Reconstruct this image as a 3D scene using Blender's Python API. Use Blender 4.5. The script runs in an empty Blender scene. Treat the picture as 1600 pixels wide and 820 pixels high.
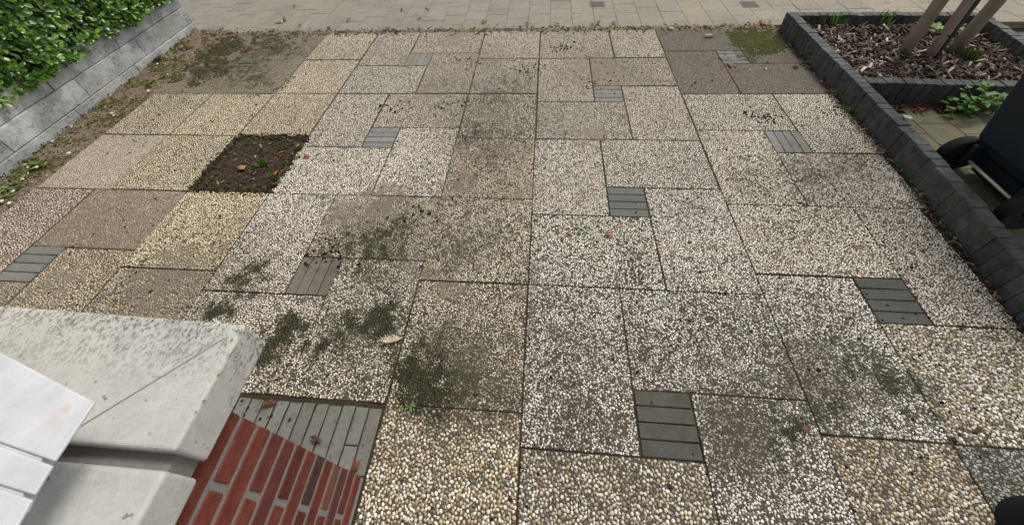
import bpy, bmesh, math, random
import numpy as np
from mathutils import Matrix, Vector, noise as mnoise

random.seed(7); RNG = np.random.default_rng(7)
R_ = math.radians
S = bpy.context.scene
COL = S.collection

# ------------------------------------------------------------------ camera
FPX, PIT, YAW, ROL = 610.0, 0.7748968563651611, -0.12216880232068744, -0.06862724891183222
CX, CY = 800.0, 261.302
CAMP = np.array([-0.3318825721189705, -0.47887961724804995, 1.612021281362734])
def cam_axes(p, y, r):
    f = np.array([math.sin(y)*math.cos(p), math.cos(y)*math.cos(p), -math.sin(p)])
    rt = np.array([math.cos(y), -math.sin(y), 0.0]); up = np.cross(rt, f)
    c, s = math.cos(r), math.sin(r)
    return np.array([c*rt+s*up, -s*rt+c*up, f])
RC = cam_axes(PIT, YAW, ROL)
def at(px, py, z=0.0):
    """photo pixel -> point on the horizontal plane z"""
    d = np.array([(px-CX)/FPX, -(py-CY)/FPX, 1.0]) @ RC
    return CAMP + d*((z-CAMP[2])/d[2])
cam = bpy.data.objects.new('camera', bpy.data.cameras.new('camera')); COL.objects.link(cam)
cam.matrix_world = Matrix(((RC[0][0], RC[1][0], -RC[2][0], CAMP[0]), (RC[0][1], RC[1][1], -RC[2][1], CAMP[1]),
                           (RC[0][2], RC[1][2], -RC[2][2], CAMP[2]), (0, 0, 0, 1)))
cam.data.sensor_fit = 'HORIZONTAL'; cam.data.sensor_width = 36.0; cam.data.lens = FPX/1600*36
cam.data.shift_y = -(410-CY)/1600
cam.data.clip_start = 0.02; cam.data.clip_end = 1000
S.camera = cam

# ------------------------------------------------------------------ sky, sun, exposure
SUN_EL, SUN_AZ = R_(56), R_(38)          # azimuth from +y (street side) towards +x
W = bpy.data.worlds.new('World'); S.world = W; W.use_nodes = True
wn = W.node_tree; wn.nodes.clear()
sky = wn.nodes.new('ShaderNodeTexSky'); sky.sky_type = 'NISHITA'; sky.sun_disc = False
sky.sun_elevation = SUN_EL; sky.sun_rotation = SUN_AZ; sky.air_density = 1.0; sky.dust_density = 2.5; sky.ozone_density = 1.0
hs = wn.nodes.new('ShaderNodeHueSaturation'); hs.inputs['Saturation'].default_value = 0.05
bg = wn.nodes.new('ShaderNodeBackground'); bg.inputs['Strength'].default_value = 0.10
wo = wn.nodes.new('ShaderNodeOutputWorld')
wn.links.new(sky.outputs[0], hs.inputs['Color']); wn.links.new(hs.outputs[0], bg.inputs[0]); wn.links.new(bg.outputs[0], wo.inputs[0])
sl = bpy.data.lights.new('sun', 'SUN'); sl.energy = 1.5; sl.angle = R_(16); sl.color = (1.0, 0.94, 0.85)
sun = bpy.data.objects.new('sun', sl); COL.objects.link(sun)
sd = Vector((math.sin(SUN_AZ)*math.cos(SUN_EL), math.cos(SUN_AZ)*math.cos(SUN_EL), math.sin(SUN_EL)))
sun.rotation_euler = sd.to_track_quat('Z', 'Y').to_euler(); sun.location = (3, 4, 6)
S.view_settings.view_transform = 'Standard'; S.view_settings.look = 'None'
S.view_settings.exposure = 0.8; S.view_settings.gamma = 1.0

# ------------------------------------------------------------------ helpers
def link(o, parent=None):
    COL.objects.link(o)
    if parent is not None: o.parent = parent
    return o
def mesh_obj(name, verts, faces, mats, parent=None, smooth=False, col=None, fmat=None):
    me = bpy.data.meshes.new(name); me.from_pydata([tuple(v) for v in verts], [], [tuple(f) for f in faces]); me.update()
    finish(me, mats, smooth, col, fmat)
    return link(bpy.data.objects.new(name, me), parent)
def finish(me, mats, smooth=False, col=None, fmat=None):
    for m in (mats if isinstance(mats, (list, tuple)) else [mats]): me.materials.append(m)
    if smooth: me.polygons.foreach_set('use_smooth', [True]*len(me.polygons))
    if col is not None:
        a = me.attributes.new('col', 'FLOAT_COLOR', 'POINT')
        c = np.ones((len(me.vertices), 4), np.float32); c[:, :3] = col
        a.data.foreach_set('color', c.ravel())
    if fmat is not None: me.polygons.foreach_set('material_index', list(fmat))
def fast_mesh(name, V, Fc, mats, smooth=False, col=None):
    """numpy arrays: V (n,3), Fc list of (m,k) index arrays"""
    me = bpy.data.meshes.new(name)
    Fs = Fc if isinstance(Fc, list) else [Fc]
    nl = sum(f.size for f in Fs); npoly = sum(len(f) for f in Fs)
    me.vertices.add(len(V)); me.vertices.foreach_set('co', np.asarray(V, np.float32).ravel())
    me.loops.add(nl); me.loops.foreach_set('vertex_index', np.concatenate([f.ravel() for f in Fs]).astype(np.int32))
    me.polygons.add(npoly)
    tot = np.concatenate([np.full(len(f), f.shape[1]) for f in Fs]); st = np.concatenate([[0], np.cumsum(tot)[:-1]])
    me.polygons.foreach_set('loop_start', st.astype(np.int32)); me.polygons.foreach_set('loop_total', tot.astype(np.int32))
    me.update(calc_edges=True); me.validate()
    finish(me, mats, smooth, col)
    return me
def from_bm(name, bm, mats, parent=None, smooth=False):
    me = bpy.data.meshes.new(name); bmesh.ops.recalc_face_normals(bm, faces=bm.faces[:]); bm.to_mesh(me); bm.free()
    finish(me, mats, smooth)
    return link(bpy.data.objects.new(name, me), parent)
def box_bm(x0, x1, y0, y1, z0, z1, bev=0.0, seg=1, bm=None):
    b = bmesh.new()
    vs = [b.verts.new((x, y, z)) for z in (z0, z1) for y in (y0, y1) for x in (x0, x1)]
    for f in ((0,2,3,1), (4,5,7,6), (0,1,5,4), (2,6,7,3), (0,4,6,2), (1,3,7,5)): b.faces.new([vs[i] for i in f])
    bmesh.ops.recalc_face_normals(b, faces=b.faces[:])
    if bev > 0: bmesh.ops.bevel(b, geom=b.edges[:]+b.verts[:], offset=bev, segments=seg, affect='EDGES', profile=0.5)
    if bm is None: return b
    me = bpy.data.meshes.new('t'); b.to_mesh(me); b.free(); bm.from_mesh(me); bpy.data.meshes.remove(me)
    return bm
def prism_bm(poly, z0, z1, bev=0.0, seg=2):
    b = bmesh.new(); n = len(poly)
    lo = [b.verts.new((x, y, z0)) for x, y in poly]; hi = [b.verts.new((x, y, z1)) for x, y in poly]
    b.faces.new(lo[::-1]); b.faces.new(hi)
    for i in range(n): b.faces.new((lo[i], lo[(i+1) % n], hi[(i+1) % n], hi[i]))
    bmesh.ops.recalc_face_normals(b, faces=b.faces[:])
    if bev > 0: bmesh.ops.bevel(b, geom=b.edges[:], offset=bev, segments=seg, affect='EDGES', profile=0.5)
    return b
def tube_data(pts, rad, n=10, cap=True):
    V, F = [], []; pts = [Vector(p) for p in pts]
    for i, p in enumerate(pts):
        t = (pts[min(i+1, len(pts)-1)]-pts[max(i-1, 0)]).normalized()
        a = t.cross(Vector((0, 0, 1)) if abs(t.z) < .9 else Vector((1, 0, 0))).normalized(); b = t.cross(a)
        r = rad[i] if isinstance(rad, (list, tuple)) else rad
        for k in range(n):
            an = 2*math.pi*k/n; V.append(p+(a*math.cos(an)+b*math.sin(an))*r)
    for i in range(len(pts)-1):
        for k in range(n): F.append((i*n+k, i*n+(k+1) % n, (i+1)*n+(k+1) % n, (i+1)*n+k))
    if cap: F.append(tuple(range(n))[::-1]); F.append(tuple((len(pts)-1)*n+k for k in range(n)))
    return V, F
def empty(name, loc=(0, 0, 0), rz=0.0):
    o = bpy.data.objects.new(name, None); o.location = loc; o.rotation_euler = (0, 0, rz); o.empty_display_size = .05
    return link(o)
def tag(o, label, cat, group=None, kind=None):
    o['label'] = label; o['category'] = cat
    if group: o['group'] = group
    if kind: o['kind'] = kind
    return o
def struct(o, label, cat):
    o['kind'] = 'structure'; o['label'] = label; o['category'] = cat; return o
def sn(x, y, z=0.0): return mnoise.noise(Vector((x, y, z)))

# ------------------------------------------------------------------ materials
class NT:
    def __init__(s, name):
        s.m = bpy.data.materials.new(name); s.m.use_nodes = True; s.t = s.m.node_tree; s.t.nodes.clear()
        s.out = s.n('ShaderNodeOutputMaterial'); s.p = s.n('ShaderNodeBsdfPrincipled'); s.l(s.p.outputs[0], s.out.inputs[0])
    def n(s, k, **kw):
        o = s.t.nodes.new(k)
        for a, b in kw.items(): setattr(o, a, b)
        return o
    def l(s, a, b): s.t.links.new(a, b)
    def setv(s, sock, v):
        if hasattr(v, 'links'): s.l(v, sock)
        elif isinstance(v, (tuple, list)) and len(v) == 3 and sock.type == 'RGBA': sock.default_value = (*v, 1)
        else: sock.default_value = v
    def pos(s):
        return s.n('ShaderNodeNewGeometry').outputs['Position']
    def obj(s): return s.n('ShaderNodeTexCoord').outputs['Object']
    def noise(s, vec, scale, detail=4, rough=.55, dist=0.0):
        o = s.n('ShaderNodeTexNoise'); s.l(vec, o.inputs['Vector']); o.inputs['Scale'].default_value = scale
        o.inputs['Detail'].default_value = detail; o.inputs['Roughness'].default_value = rough; o.inputs['Distortion'].default_value = dist
        return o.outputs['Fac']
    def ramp(s, f, stops, interp='LINEAR'):
        o = s.n('ShaderNodeValToRGB'); s.l(f, o.inputs[0]); e = o.color_ramp; e.interpolation = interp
        while len(e.elements) < len(stops): e.elements.new(.5)
        for el, (p, c) in zip(e.elements, stops):
            el.position = p; el.color = (*c, 1) if isinstance(c, (tuple, list)) else (c, c, c, 1)
        return o.outputs[0]
    def mix(s, f, a, b, mode='MIX'):
        o = s.n('ShaderNodeMix', data_type='RGBA', blend_type=mode)
        s.setv(o.inputs['Factor'], f); s.setv(o.inputs['A'], a); s.setv(o.inputs['B'], b)
        return o.outputs['Result']
    def math(s, op, a, b=0.0, c=None, clamp=False):
        o = s.n('ShaderNodeMath', operation=op, use_clamp=clamp); s.setv(o.inputs[0], a); s.setv(o.inputs[1], b)
        if c is not None: s.setv(o.inputs[2], c)
        return o.outputs[0]
    def vmath(s, op, a, b):
        o = s.n('ShaderNodeVectorMath', operation=op); s.setv(o.inputs[0], a); s.setv(o.inputs[1], b)
        return o.outputs[1] if op in ('DISTANCE', 'LENGTH') else o.outputs[0]
    def attr(s, name='col'):
        return s.n('ShaderNodeAttribute', attribute_name=name).outputs['Color']
    def oinfo(s): return s.n('ShaderNodeObjectInfo')
    def bump(s, h, strength=.5, dist=.003):
        o = s.n('ShaderNodeBump'); s.l(h, o.inputs['Height']); o.inputs['Strength'].default_value = strength; o.inputs['Distance'].default_value = dist
        s.l(o.outputs[0], s.p.inputs['Normal'])
    def done(s, base, rough=.8, spec=.3, metal=0.0):
        s.setv(s.p.inputs['Base Color'], base); s.setv(s.p.inputs['Roughness'], rough)
        s.p.inputs['Specular IOR Level'].default_value = spec; s.p.inputs['Metallic'].default_value = metal
        return s.m
def plain(name, c, rough=.7, spec=.3, metal=0.0, var=.12, scale=40):
    t = NT(name); f = t.noise(t.obj(), scale, 3)
    return t.done(t.mix(f, tuple(x*(1-var) for x in c), tuple(min(1, x*(1+var)) for x in c)), rough, spec, metal)

# stains on the driveway: pixel centre, radius in metres, strength
MOSS_SPOTS = [((300, 70), .3, .4), ((380, 110), .35, .38), ((450, 90), .2, .3), ((420, 65), .3, .36), ((445, 520), .10, .95), ((415, 545), .09, .9), ((520, 520), .09, .75), ((595, 500), .11, .8), ((640, 585), .12, .8), ((680, 600), .13, .6),
              ((590, 385), .17, .5), ((620, 355), .12, .4), ((540, 380), .1, .4), ((390, 430), .11, .6), ((340, 488), .1, .65), ((1400, 600), .13, .55),
              ((1330, 560), .12, .4), ((800, 130), .2, .25), ((1180, 62), .2, .9), ((1175, 80), .14, .8), ((345, 75), .25, .75),
              ((325, 110), .2, .6), ((430, 75), .22, .5), ((400, 125), .2, .45), ((740, 205), .14, .3), ((1245, 690), .1, .5), ((1290, 640), .1, .4)]
DIRT_SPOTS = [((600, 400), .5, .3), ((720, 300), .5, .26), ((560, 520), .42, .34), ((800, 520), .45, .28), ((1200, 560), .5, .3), ((760, 160), .6, .26), ((1270, 300), .5, .24), ((250, 440), .4, .26), ((950, 640), .35, .26), ((770, 150), .26, .45), ((745, 215), .22, .55), ((770, 245), .2, .5), ((760, 370), .2, .4), ((715, 395), .16, .5), ((725, 590), .2, .75), ((780, 610), .16, .6), ((680, 560), .16, .7), ((560, 370), .25, .45), ((500, 400), .16, .4), ((600, 440), .16, .45), ((1190, 60), .4, .5), ((1100, 90), .4, .3), ((960, 180), .2, .3), ((1170, 280), .16, .4), ((1080, 320), .16, .3), ((420, 590), .12, .4), ((350, 410), .12, .35), ((740, 560), .2, .55), ((1010, 560), .18, .4), ((1280, 590), .26, .6), ((1150, 660), .2, .75), ((900, 660), .18, .55), ((880, 530), .16, .35),
              ((700, 420), .14, .5), ((740, 330), .13, .4), ((800, 210), .2, .4), ((600, 320), .14, .45), ((1260, 270), .22, .45), ((1330, 250), .2, .4),
              ((560, 430), .12, .4), ((820, 430), .1, .45), ((1080, 480), .12, .4), ((1230, 360), .14, .3), ((690, 130), .2, .35), ((950, 100), .2, .35),
              ((540, 545), .2, .4), ((900, 120), .2, .3), ((1250, 90), .2, .5), ((1560, 730), .15, .4), ((200, 455), .2, .35)]
DUST_SPOTS = [((720, 292), .16, .55), ((600, 322), .2, .55), ((930, 212), .16, .5), ((700, 445), .12, .55), ((930, 110), .3, .55), 
              ((660, 150), .2, .4), ((750, 95), .25, .5), ((640, 95), .2, .45), ((255, 440), .25, .6), ((90, 440), .2, .4), ((710, 60), .25, .4), ((540, 330), .15, .6), ((820, 300), .1, .4),
              ((1090, 210), .12, .35), ((760, 180), .15, .35), ((655, 425), .12, .45), ((830, 455), .09, .4)]
FILM_SPOTS = [((620, 400), .45, .42), ((560, 520), .35, .45), ((730, 570), .4, .48), ((760, 180), .55, .4), ((1290, 590), .35, .4), ((380, 100), .55, .5), ((1180, 70), .5, .4),
              ((900, 580), .4, .3), ((1150, 650), .3, .4), ((720, 380), .35, .36), ((930, 110), .4, .3), ((340, 450), .4, .36), ((1300, 260), .35, .28)]
def build_dirt_group():
    g = bpy.data.node_groups.new('weathering', 'ShaderNodeTree')
    g.interface.new_socket('Color', in_out='INPUT', socket_type='NodeSocketColor')
    g.interface.new_socket('Amount', in_out='INPUT', socket_type='NodeSocketFloat')
    g.interface.new_socket('Color', in_out='OUTPUT', socket_type='NodeSocketColor')
    t = NT.__new__(NT); t.t = g
    gi = t.n('NodeGroupInput'); go = t.n('NodeGroupOutput')
    p = t.pos()
    wob = t.n('ShaderNodeTexNoise'); wob.inputs['Scale'].default_value = 9; wob.inputs['Detail'].default_value = 5; t.l(p, wob.inputs['Vector'])
    off = t.vmath('SUBTRACT', wob.outputs['Color'], (.5, .5, .5)); off = t.vmath('MULTIPLY', off, (.34, .34, 0.0))
    q = t.vmath('MULTIPLY', t.vmath('ADD', p, off), (1, 1, 0))
    def blobs(L):
        acc = None
        for (px, r, st) in L:
            c = at(*px); d = t.vmath('DISTANCE', q, (float(c[0]), float(c[1]), 0.0))
            v = t.math('MULTIPLY', t.math('SUBTRACT', 1.0, t.math('DIVIDE', d, r*1.25), clamp=True), st*1.7)
            acc = v if acc is None else t.math('MAXIMUM', acc, v)
        return acc
    fine = t.noise(p, 130, 3, .6); mid = t.noise(p, 22, 4, .6); big = t.noise(p, 2.6, 4, .6)
    def breakup(v, k=1.3):
        x = t.math('ADD', t.math('MULTIPLY', v, .95), t.math('ADD', t.math('MULTIPLY_ADD', mid, 2.0, -1.0), t.math('MULTIPLY_ADD', fine, 1.3, -.65)))
        return t.math('MULTIPLY', t.math('MULTIPLY_ADD', x, 1.9, -.5, clamp=True), t.math('MULTIPLY', v, 3.0, clamp=True), clamp=True)
    moss = breakup(blobs(MOSS_SPOTS), 1.1)
    dirt = breakup(blobs(DIRT_SPOTS), 1.0)
    gen = t.math('MULTIPLY', t.ramp(big, [(.42, 0.0), (.7, 1.0)]), t.ramp(mid, [(.3, .2), (.7, 1.0)]))
    dirt = t.math('MAXIMUM', dirt, t.math('MULTIPLY', gen, .45))
    grit = t.math('MULTIPLY', t.ramp(t.noise(p, 45, 5, .7), [(.55, 0.0), (.65, 1.0)]), .8)
    dirt = t.math('MULTIPLY', t.math('MAXIMUM', dirt, grit), gi.outputs['Amount'], clamp=True)
    dust = t.math('MULTIPLY', breakup(blobs(DUST_SPOTS), 1.1), .8)
    dcol = t.mix(fine, (.022, .018, .0135), (.06, .049, .036))
    mcol = t.mix(fine, (.011, .0105, .0055), (.036, .034, .015))
    c = t.mix(t.math('MULTIPLY', dirt, .82), gi.outputs['Color'], dcol)
    film = t.math('MULTIPLY', blobs(FILM_SPOTS), t.ramp(mid, [(.35, .45), (.62, 1.0)]), clamp=True)
    c = t.mix(t.math('MULTIPLY', film, .85), c, t.mix(fine, (.04, .034, .02), (.12, .104, .068)))
    c = t.mix(dust, c, t.mix(fine, (.1, .082, .06), (.23, .195, .15)))
    c = t.mix(t.math('MULTIPLY', moss, .95), c, mcol)
    t.l(c, go.inputs[0])
    return g
DIRT = build_dirt_group()
def weather(t, c, amt=1.0):
    g = t.n('ShaderNodeGroup'); g.node_tree = DIRT; t.setv(g.inputs['Color'], c); g.inputs['Amount'].default_value = amt
    return g.outputs[0]
def mat_pebble():
    t = NT('washed_pebbles'); oi = t.oinfo()
    c = t.mix(1.0, t.attr(), oi.outputs['Color'], 'MULTIPLY')
    f = t.noise(t.pos(), 260, 3, .6)
    c = t.mix(1.0, c, t.ramp(f, [(.3, .72), (.7, 1.15)]), 'MULTIPLY')
    return t.done(weather(t, c, .72), .5, .4)
def mat_matrix():
    t = NT('washed_concrete_matrix'); p = t.pos(); f = t.noise(p, 90, 5, .7); g = t.noise(p, 400, 2)
    c = t.mix(f, (.02, .017, .013), (.064, .054, .042)); c = t.mix(t.math('MULTIPLY', g, .35), c, (.085, .073, .057)); c = t.mix(t.math('MULTIPLY', t.ramp(t.noise(p, 330, 2, .5), [(.6, 0.0), (.66, 1.0)]), .8), c, (.5, .46, .4))
    c = t.mix(1.0, c, t.oinfo().outputs['Color'], 'MULTIPLY')
    t.bump(t.noise(p, 300, 4, .7), .7, .003)
    return t.done(weather(t, c, .8), .9, .2)
def mat_paver(name, a, b, amt=.5):
    t = NT(name); p = t.pos(); f = t.noise(p, 14, 5, .65); g = t.noise(p, 420, 3, .7)
    c = t.mix(f, a, b); c = t.mix(1.0, c, t.ramp(g, [(.3, .7), (.75, 1.25)]), 'MULTIPLY')
    c = t.mix(1.0, c, t.oinfo().outputs['Color'], 'MULTIPLY')
    c = t.mix(t.math('MULTIPLY', t.ramp(t.noise(p, 260, 2, .5), [(.66, 0.0), (.72, 1.0)]), .5), c, (.33, .33, .31))
    t.bump(g, .7, .003)
    return t.done(weather(t, c, amt), .85, .25)
def mat_soil(name, a, b, scale=30):
    t = NT(name); p = t.pos(); f = t.noise(p, scale, 6, .7); g = t.noise(p, 200, 4, .7)
    c = t.mix(f, a, b); c = t.mix(1.0, c, t.ramp(g, [(.3, .6), (.7, 1.3)]), 'MULTIPLY')
    t.bump(g, .9, .006)
    return t.done(c, .95, .1)
def mat_attr(name, rough=.6, spec=.3, trans=0.0, scale=60, var=.25):
    t = NT(name); f = t.noise(t.obj(), scale, 3)
    c = t.mix(1.0, t.attr(), t.ramp(f, [(.3, 1-var), (.7, 1+var)]), 'MULTIPLY')
    c = t.mix(1.0, c, t.oinfo().outputs['Color'], 'MULTIPLY')
    m = t.done(c, rough, spec)
    if trans > 0:
        tr = t.n('ShaderNodeBsdfTranslucent'); t.l(t.mix(1.0, c, (.9, 1.1, .4), 'MULTIPLY'), tr.inputs[0])
        mx = t.n('ShaderNodeMixShader'); mx.inputs[0].default_value = trans
        t.l(t.p.outputs[0], mx.inputs[1]); t.l(tr.outputs[0], mx.inputs[2]); t.l(mx.outputs[0], t.out.inputs[0])
    return m
M = {}
M['pebble'] = mat_pebble(); M['matrix'] = mat_matrix()
M['paver'] = mat_paver('grey_brick_paver', (.125, .127, .12), (.2, .2, .188), .8)
M['tile'] = mat_paver('pavement_tile', (.2, .187, .16), (.29, .27, .232), .8)
M['yard_tile'] = mat_paver('mossy_yard_tile', (.1, .095, .06), (.2, .185, .13), .3)
M['sand'] = mat_soil('joint_sand', (.02, .016, .012), (.075, .06, .044), 18)
M['soil'] = mat_soil('dark_soil', (.009, .007, .005), (.03, .022, .015), 25)
M['strip'] = mat_soil('soil_with_debris', (.09, .07, .047), (.27, .22, .16), 14)
M['ground'] = mat_soil('bare_ground', (.12, .1, .07), (.2, .17, .13), 6)
M['leaf'] = mat_attr('glossy_leaf', .3, .5, .28, 30, .2)
M['weed'] = mat_attr('weed_leaf', .55, .3, .3, 60, .2)
M['dry'] = mat_attr('dry_leaf', .75, .2, .12, 90, .3)
M['chip'] = mat_attr('bark_chip', .8, .2, 0, 120, .35)
M['moss'] = mat_attr('moss_clump', .95, .1, 0, 300, .5)
M['crumb'] = mat_attr('soil_crumb', .95, .1, 0, 300, .4)
M['stone'] = mat_attr('small_stone', .6, .3, 0, 100, .2)

def mat_kerb():
    t = NT('dark_kerb_brick'); p = t.pos(); f = t.noise(p, 18, 5, .7); g = t.noise(p, 350, 3, .7)
    f = t.ramp(f, [(.34, 0.0), (.66, 1.0)]); c = t.mix(f, (.026, .031, .032), (.074, .082, .078)); c = t.mix(1.0, c, t.ramp(g, [(.3, .75), (.75, 1.25)]), 'MULTIPLY')
    c = t.mix(t.math('MULTIPLY', t.ramp(t.noise(p, 5, 5, .7), [(.5, 0.0), (.7, 1.0)]), .5), c, (.075, .08, .05))
    c = t.mix(1.0, c, t.oinfo().outputs['Color'], 'MULTIPLY')
    t.bump(g, .5, .002); return t.done(c, .75, .3)
M['kerb'] = mat_kerb()
def mat_block():
    t = NT('grey_concrete_block'); p = t.pos(); f = t.noise(p, 6, 6, .7); g = t.noise(p, 180, 4, .7)
    f = t.ramp(f, [(.34, 0.0), (.66, 1.0)]); c = t.mix(f, (.24, .248, .252), (.46, .47, .47)); c = t.mix(1.0, c, t.ramp(g, [(.3, .82), (.7, 1.15)]), 'MULTIPLY')
    st = t.ramp(t.noise(p, 9, 8, .8, .4), [(.44, 0.0), (.58, 1.0)])
    sp = t.ramp(t.noise(p, 60, 5, .8), [(.45, 0.0), (.62, 1.0)])
    c = t.mix(t.math('MULTIPLY', t.math('MULTIPLY', st, sp), .8), c, (.05, .052, .055))
    yl = t.ramp(t.noise(p, 3.2, 4, .6), [(.56, 0.0), (.68, 1.0)])
    c = t.mix(t.math('MULTIPLY', yl, .45), c, (.36, .31, .18))
    c = t.mix(1.0, c, t.oinfo().outputs['Color'], 'MULTIPLY')
    t.bump(g, .5, .003); return t.done(c, .85, .25)
M['block'] = mat_block()
def mat_coping():
    t = NT('pale_concrete_coping'); p = t.pos(); f = t.noise(p, 7, 6, .7, .3); g = t.noise(p, 160, 4, .7)
    f = t.ramp(f, [(.36, 0.0), (.64, 1.0)]); c = t.mix(f, (.33, .325, .31), (.47, .465, .445)); c = t.mix(t.math('MULTIPLY', t.ramp(t.noise(p, 3.5, 5, .7), [(.45, 0.0), (.7, 1.0)]), .5), c, (.4, .385, .34)); c = t.mix(1.0, c, t.ramp(g, [(.3, .9), (.7, 1.06)]), 'MULTIPLY')
    st = t.vmath('MULTIPLY', p, (1, .7, 1))
    sp = t.ramp(t.noise(st, 165, 4, .72), [(.5, 0.0), (.57, 1.0)])
    sx = t.n('ShaderNodeSeparateXYZ'); t.l(p, sx.inputs[0])
    edge = t.math('MULTIPLY_ADD', sx.outputs['Y'], 7.5, 2.45, clamp=True)          # lichen grows on the street edge
    edge = t.math('MULTIPLY', edge, t.ramp(t.noise(p, 5, 4, .6), [(.25, .25), (.5, 1.0)]))
    c = t.mix(t.math('MULTIPLY', t.math('MULTIPLY', sp, edge), 1.0), c, (.1, .097, .068))
    pit = t.ramp(t.noise(p, 62, 2, .5), [(.69, 0.0), (.715, 1.0)])
    c = t.mix(t.math('MULTIPLY', pit, .75), c, (.13, .11, .085))
    t.bump(g, .25, .002); return t.done(c, .8, .25)
M['coping'] = mat_coping()
def mat_brick():
    t = NT('red_brick'); p = t.pos(); f = t.noise(p, 25, 5, .7); g = t.noise(p, 240, 4, .75)
    c = t.mix(1.0, t.oinfo().outputs['Color'], t.ramp(f, [(.32, .75), (.68, 1.28)]), 'MULTIPLY')
    c = t.mix(1.0, c, t.ramp(g, [(.3, .75), (.7, 1.2)]), 'MULTIPLY')
    w = t.ramp(t.noise(p, 55, 4, .8), [(.64, 0.0), (.74, 1.0)])
    c = t.mix(t.math('MULTIPLY', w, .35), c, (.4, .32, .27))
    t.bump(g, .7, .003); return t.done(c, .92, .12)
M['brick'] = mat_brick()
M['mortar'] = plain('grey_mortar', (.19, .18, .165), .9, .2, 0, .3, 120)
def mat_white():
    t = NT('white_coated_board'); p = t.pos()
    c = t.mix(t.ramp(t.noise(p, 12, 6, .7), [(.35, 0.0), (.65, 1.0)]), (.42, .43, .455), (.52, .53, .555)); c = t.mix(t.math('MULTIPLY', t.ramp(t.noise(p, 90, 4, .7), [(.58, 0.0), (.75, 1.0)]), .35), c, (.3, .29, .27))
    wob = t.noise(p, 60, 4, .7)
    def spot(x, y, r):
        d = t.vmath('DISTANCE', t.vmath('MULTIPLY', p, (1, 1, 0)), (x, y, 0.0))
        return t.math('MULTIPLY', t.math('SUBTRACT', 1.0, t.math('DIVIDE', d, r), clamp=True), t.math('MULTIPLY', wob, 1.5))
    a = at(100, 641, 1.0); b = at(88, 651, 1.0)
    m = t.math('MAXIMUM', spot(a[0], a[1], .012), t.math('MULTIPLY', spot(b[0], b[1], .022), .55))
    c = t.mix(t.math('MULTIPLY', m, .6, clamp=True), c, (.45, .25, .1))
    t.bump(t.noise(p, 260, 4, .7), .3, .001); return t.done(c, .55, .35)
M['white'] = mat_white()
M['bin'] = plain('dark_bin_plastic', (.0065, .0125, .0185), .6, .35, 0, .2, 90)
M['rubber'] = plain('black_rubber', (.012, .012, .013), .8, .2)
M['axle'] = plain('zinc_axle', (.5, .47, .36), .4, .5, .3)
M['tub'] = plain('dark_grey_tub_plastic', (.011, .011, .013), .85, .15, 0, .25, 300)
def mat_wood(name, a, b):
    t = NT(name); q = t.vmath('MULTIPLY', t.obj(), (18, 18, 1.6)); f = t.noise(q, 4.0, 6, .7, .6)
    c = t.mix(f, a, b); c = t.mix(t.math('MULTIPLY', t.ramp(t.noise(t.obj(), 7, 4), [(.5, 0.0), (.75, 1.0)]), .5), c, (.1, .085, .05))
    t.bump(f, .5, .004); return t.done(c, .8, .2)
M['stake'] = mat_wood('weathered_stake_wood', (.13, .105, .08), (.3, .255, .2))
M['stake2'] = mat_wood('grey_split_wood', (.15, .12, .09), (.36, .31, .25))
M['bark'] = mat_wood('dark_young_bark', (.03, .026, .022), (.09, .078, .062))
M['tie'] = plain('black_rubber_tie', (.015, .015, .015), .7, .2)

# ------------------------------------------------------------------ ground and driveway bed
U = 0.202
gr = mesh_obj('ground', [(-150, -150, -.07), (150, -150, -.07), (150, 150, -.07), (-150, 150, -.07)], [(0, 1, 2, 3)], M['ground'])
struct(gr, 'bare earth ground beneath and around the paving', 'ground')
def sheet(name, x0, x1, y0, y1, z, mat, parent=None, step=None, amp=0.0):
    nx = max(1, int((x1-x0)/step)) if step else 1; ny = max(1, int((y1-y0)/step)) if step else 1
    V = []; F = []
    for j in range(ny+1):
        for i in range(nx+1):
            x = x0+(x1-x0)*i/nx; y = y0+(y1-y0)*j/ny
            V.append((x, y, min(z+(amp*sn(x*9, y*9, 3)+.5*amp*sn(x*31, y*31, 1) if amp else 0), max(z, -.0034))))
    for j in range(ny):
        for i in range(nx): a = j*(nx+1)+i; F.append((a, a+1, a+nx+2, a+nx+1))
    return mesh_obj(name, V, F, mat, parent, smooth=bool(step))
drive = sheet('driveway', -17*U, 8.2*U, -8.1*U, 14.6*U, -.0042, M['sand'], step=.03, amp=.0062)
struct(drive, 'driveway of washed pebble slabs laid round small grey brick squares', 'driveway')

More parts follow.
